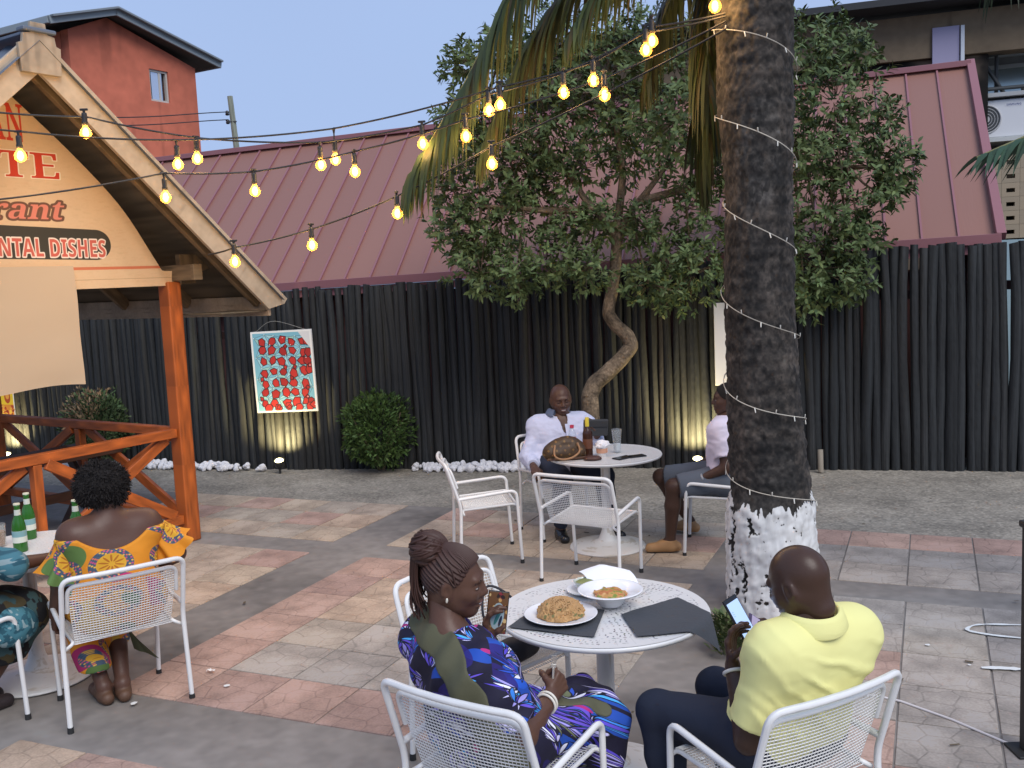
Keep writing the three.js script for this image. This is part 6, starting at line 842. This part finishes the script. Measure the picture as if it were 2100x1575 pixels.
{ // ------------------------------ man in shorts half behind the palm
  const P = person('I', 'man in a white polo and grey shorts seated half behind the palm trunk'), mt = skin(.070, .036, .024, .42);
  const J = { neck: [.02, .985, .10], shL: [-.165, .915, .06], shR: [.205, .915, .10], elL: [-.215, .665, .10], wrL: [-.20, .575, -.09], elR: [.26, .66, .06], wrR: [.16, .60, -.16], pelvis: [.02, .56, .10], hipL: [-.08, .55, .09], hipR: [.12, .55, .09], knL: [-.215, .515, -.29], knR: [.14, .515, -.42], anL: [-.18, .10, -.33], anR: [.36, .11, -.22], toeL: [-.16, -.05, -.98], toeR: [.35, -.05, -.9] };
  const H = { c: [.028, 1.135, .10], yaw: .12, pitch: .02, s: 1 };
  bodyMesh(J, P, mt, H, { L: { dir: [.1, -.35, -.9], normal: [.2, -.95, .2], curl: [.25, .3, .35, .4], thumb: .3 }, R: { dir: [-.3, -.3, -.85], normal: [0, -1, 0], curl: [.3, .3, .35, .4], thumb: .3 } });
  faceDetails(P, H, {});
  const hm = headMatrix(H); part('hair', nets((x, y, z) => smax(smax(ell(x, y, z, [0, .030, -.014], [.081, .098, .102]), plane([0, .062, .07], [0, -.45, 1])(x, y, z), .008), plane([0, -.035, -.02], [0, -1, .8])(x, y, z), .01), [-.1, -.14, -.13], [.1, .15, .11], .006).applyMatrix4(hm), mat(.008, .006, .005, .95), P);
  const sh = shirt(J, H, { sleeve: .72, flare: .012, hem: .50, wr: wrinkle(.016, 10, 24, 10, 9), cell: .008, neck: .002, g: .020, name: 'polo_shirt' }, P, mat(.70, .64, .74, .85)); part('placket', grid(6, 3, (u, v) => [-.01 + .03 * (v - .5), .955 - .13 * u, -.052 - .018 * u]), mat(.40, .36, .46, .8), sh);
  trousers(J, { hem: .93, g: .026, name: 'shorts' }, P, mat(.10, .115, .14, .9)); shoes(J, P, mat(.36, .20, .085, .7), 'loafer', .009);
  const wt = part('watch', xf(new THREE.TorusGeometry(.031, .008, 8, 22), [0, 0, 0], [Math.PI / 2, 0, 0]), mat(.35, .35, .36, .3, { metalness: .5 }), P); wt.position.set(...mix(J.wrL, J.elL, .08)); wt.quaternion.setFromUnitVectors(V(0, 1, 0), V(...nrm(sub(J.elL, J.wrL))));
}
{ // ------------------------------ person in teal at the bottle table, mostly outside the frame
  const P = person('F', 'person in a teal blouse and dark patterned skirt at the bottle table'), mt = skin(.10, .05, .034, .42);
  const J = { bulk: 1.1, neck: [.0, .97, .05], shL: [-.19, .91, .05], shR: [.18, .91, .02], elL: [-.24, .64, -.02], wrL: [-.1, .60, -.2], elR: [.245, .80, -.225], wrR: [.20, .775, -.44], pelvis: [0, .57, .09], hipL: [-.1, .55, .08], hipR: [.1, .55, .08], knL: [-.10, .50, -.33], knR: [.12, .50, -.34], anL: [-.14, .085, -.12], anR: [.0, .085, -.10], toeL: [0, 0, -1], toeR: [0, 0, -1] };
  const H = { c: [0, 1.13, .02], pitch: .1 };
  bodyMesh(J, P, mt, H, { L: { dir: [.4, 0, -.9], normal: [0, -1, 0], curl: [.2, .2, .2, .2], thumb: .2 }, R: { dir: [-.1, -.1, -1], normal: [-.2, -1, 0], curl: [.3, .35, .4, .4], thumb: .3 } });
  faceDetails(P, H, {}); const hm = headMatrix(H); part('hair', nets((x, y, z) => smax(smax(ell(x, y, z, [0, .034, -.018], [.088, .104, .108]), plane([0, .07, .066], [0, -.42, 1])(x, y, z), .01), plane([0, -.05, -.02], [0, -1, .8])(x, y, z), .01), [-.12, -.14, -.15], [.12, .17, .11], .006).applyMatrix4(hm), mat(.010, .008, .007, .9), P);
  const tx = dataTex(256, 256, (u, v) => { const a = tfbm(u, v, 6, 4, 3), b = tn(u, v, 20, 5); return b > .78 ? [.55, .62, .62] : a > .5 ? [.26, .46, .50] : [.15, .33, .38]; });
  shirt(J, H, { sleeve: 1.02, flare: .03, hem: .44, g: .024, cell: .009, neck: .02, name: 'blouse' }, P, mat(.9, .95, 1, .8, { map: tx })); const bl = P.children[P.children.length - 1]; planarUV(bl.geometry, 'x', 'y', 3);
  const LG = [...legCaps(J, 'L', .035), ...legCaps(J, 'R', .035), C(mix(J.knL, J.knR, .5), mix(J.anL, J.anR, .5), .12, .13)], lf = caps(LG, .07), [lo, hi] = bounds(LG), w = wrinkle(.01, 10, 10, 10, 3); const sx = dataTex(256, 256, (u, v) => { const a = tfbm(u, v, 8, 3, 9), b = tfbm(u, v, 5, 3, 4); return a > .56 ? [.20, .30, .30] : b > .55 ? [.26, .22, .12] : [.05, .05, .06]; }); part('skirt', planarUV(nets((x, y, z) => Math.max(lf(x, y, z) + w(x, y, z), .27 - y), lo, hi, .009), 'z', 'y', 2.4), mat(1, 1, 1, .85, { map: sx }), P);
  part('shawl', planarUV(nets((x, y, z) => ell(x, y, z, [.20, .475, -.22], [.085, .10, .13]) + .02 * (fbm(x * 16, y * 16, z * 16, 3) - .5), [.08, .34, -.4], [.33, .62, -.05], .008), 'z', 'y', 3), mat(.85, .95, 1, .8, { map: tx }), P);
  shoes(J, P, mat(.03, .02, .02, .6));
}
renderer.render(scene, camera);
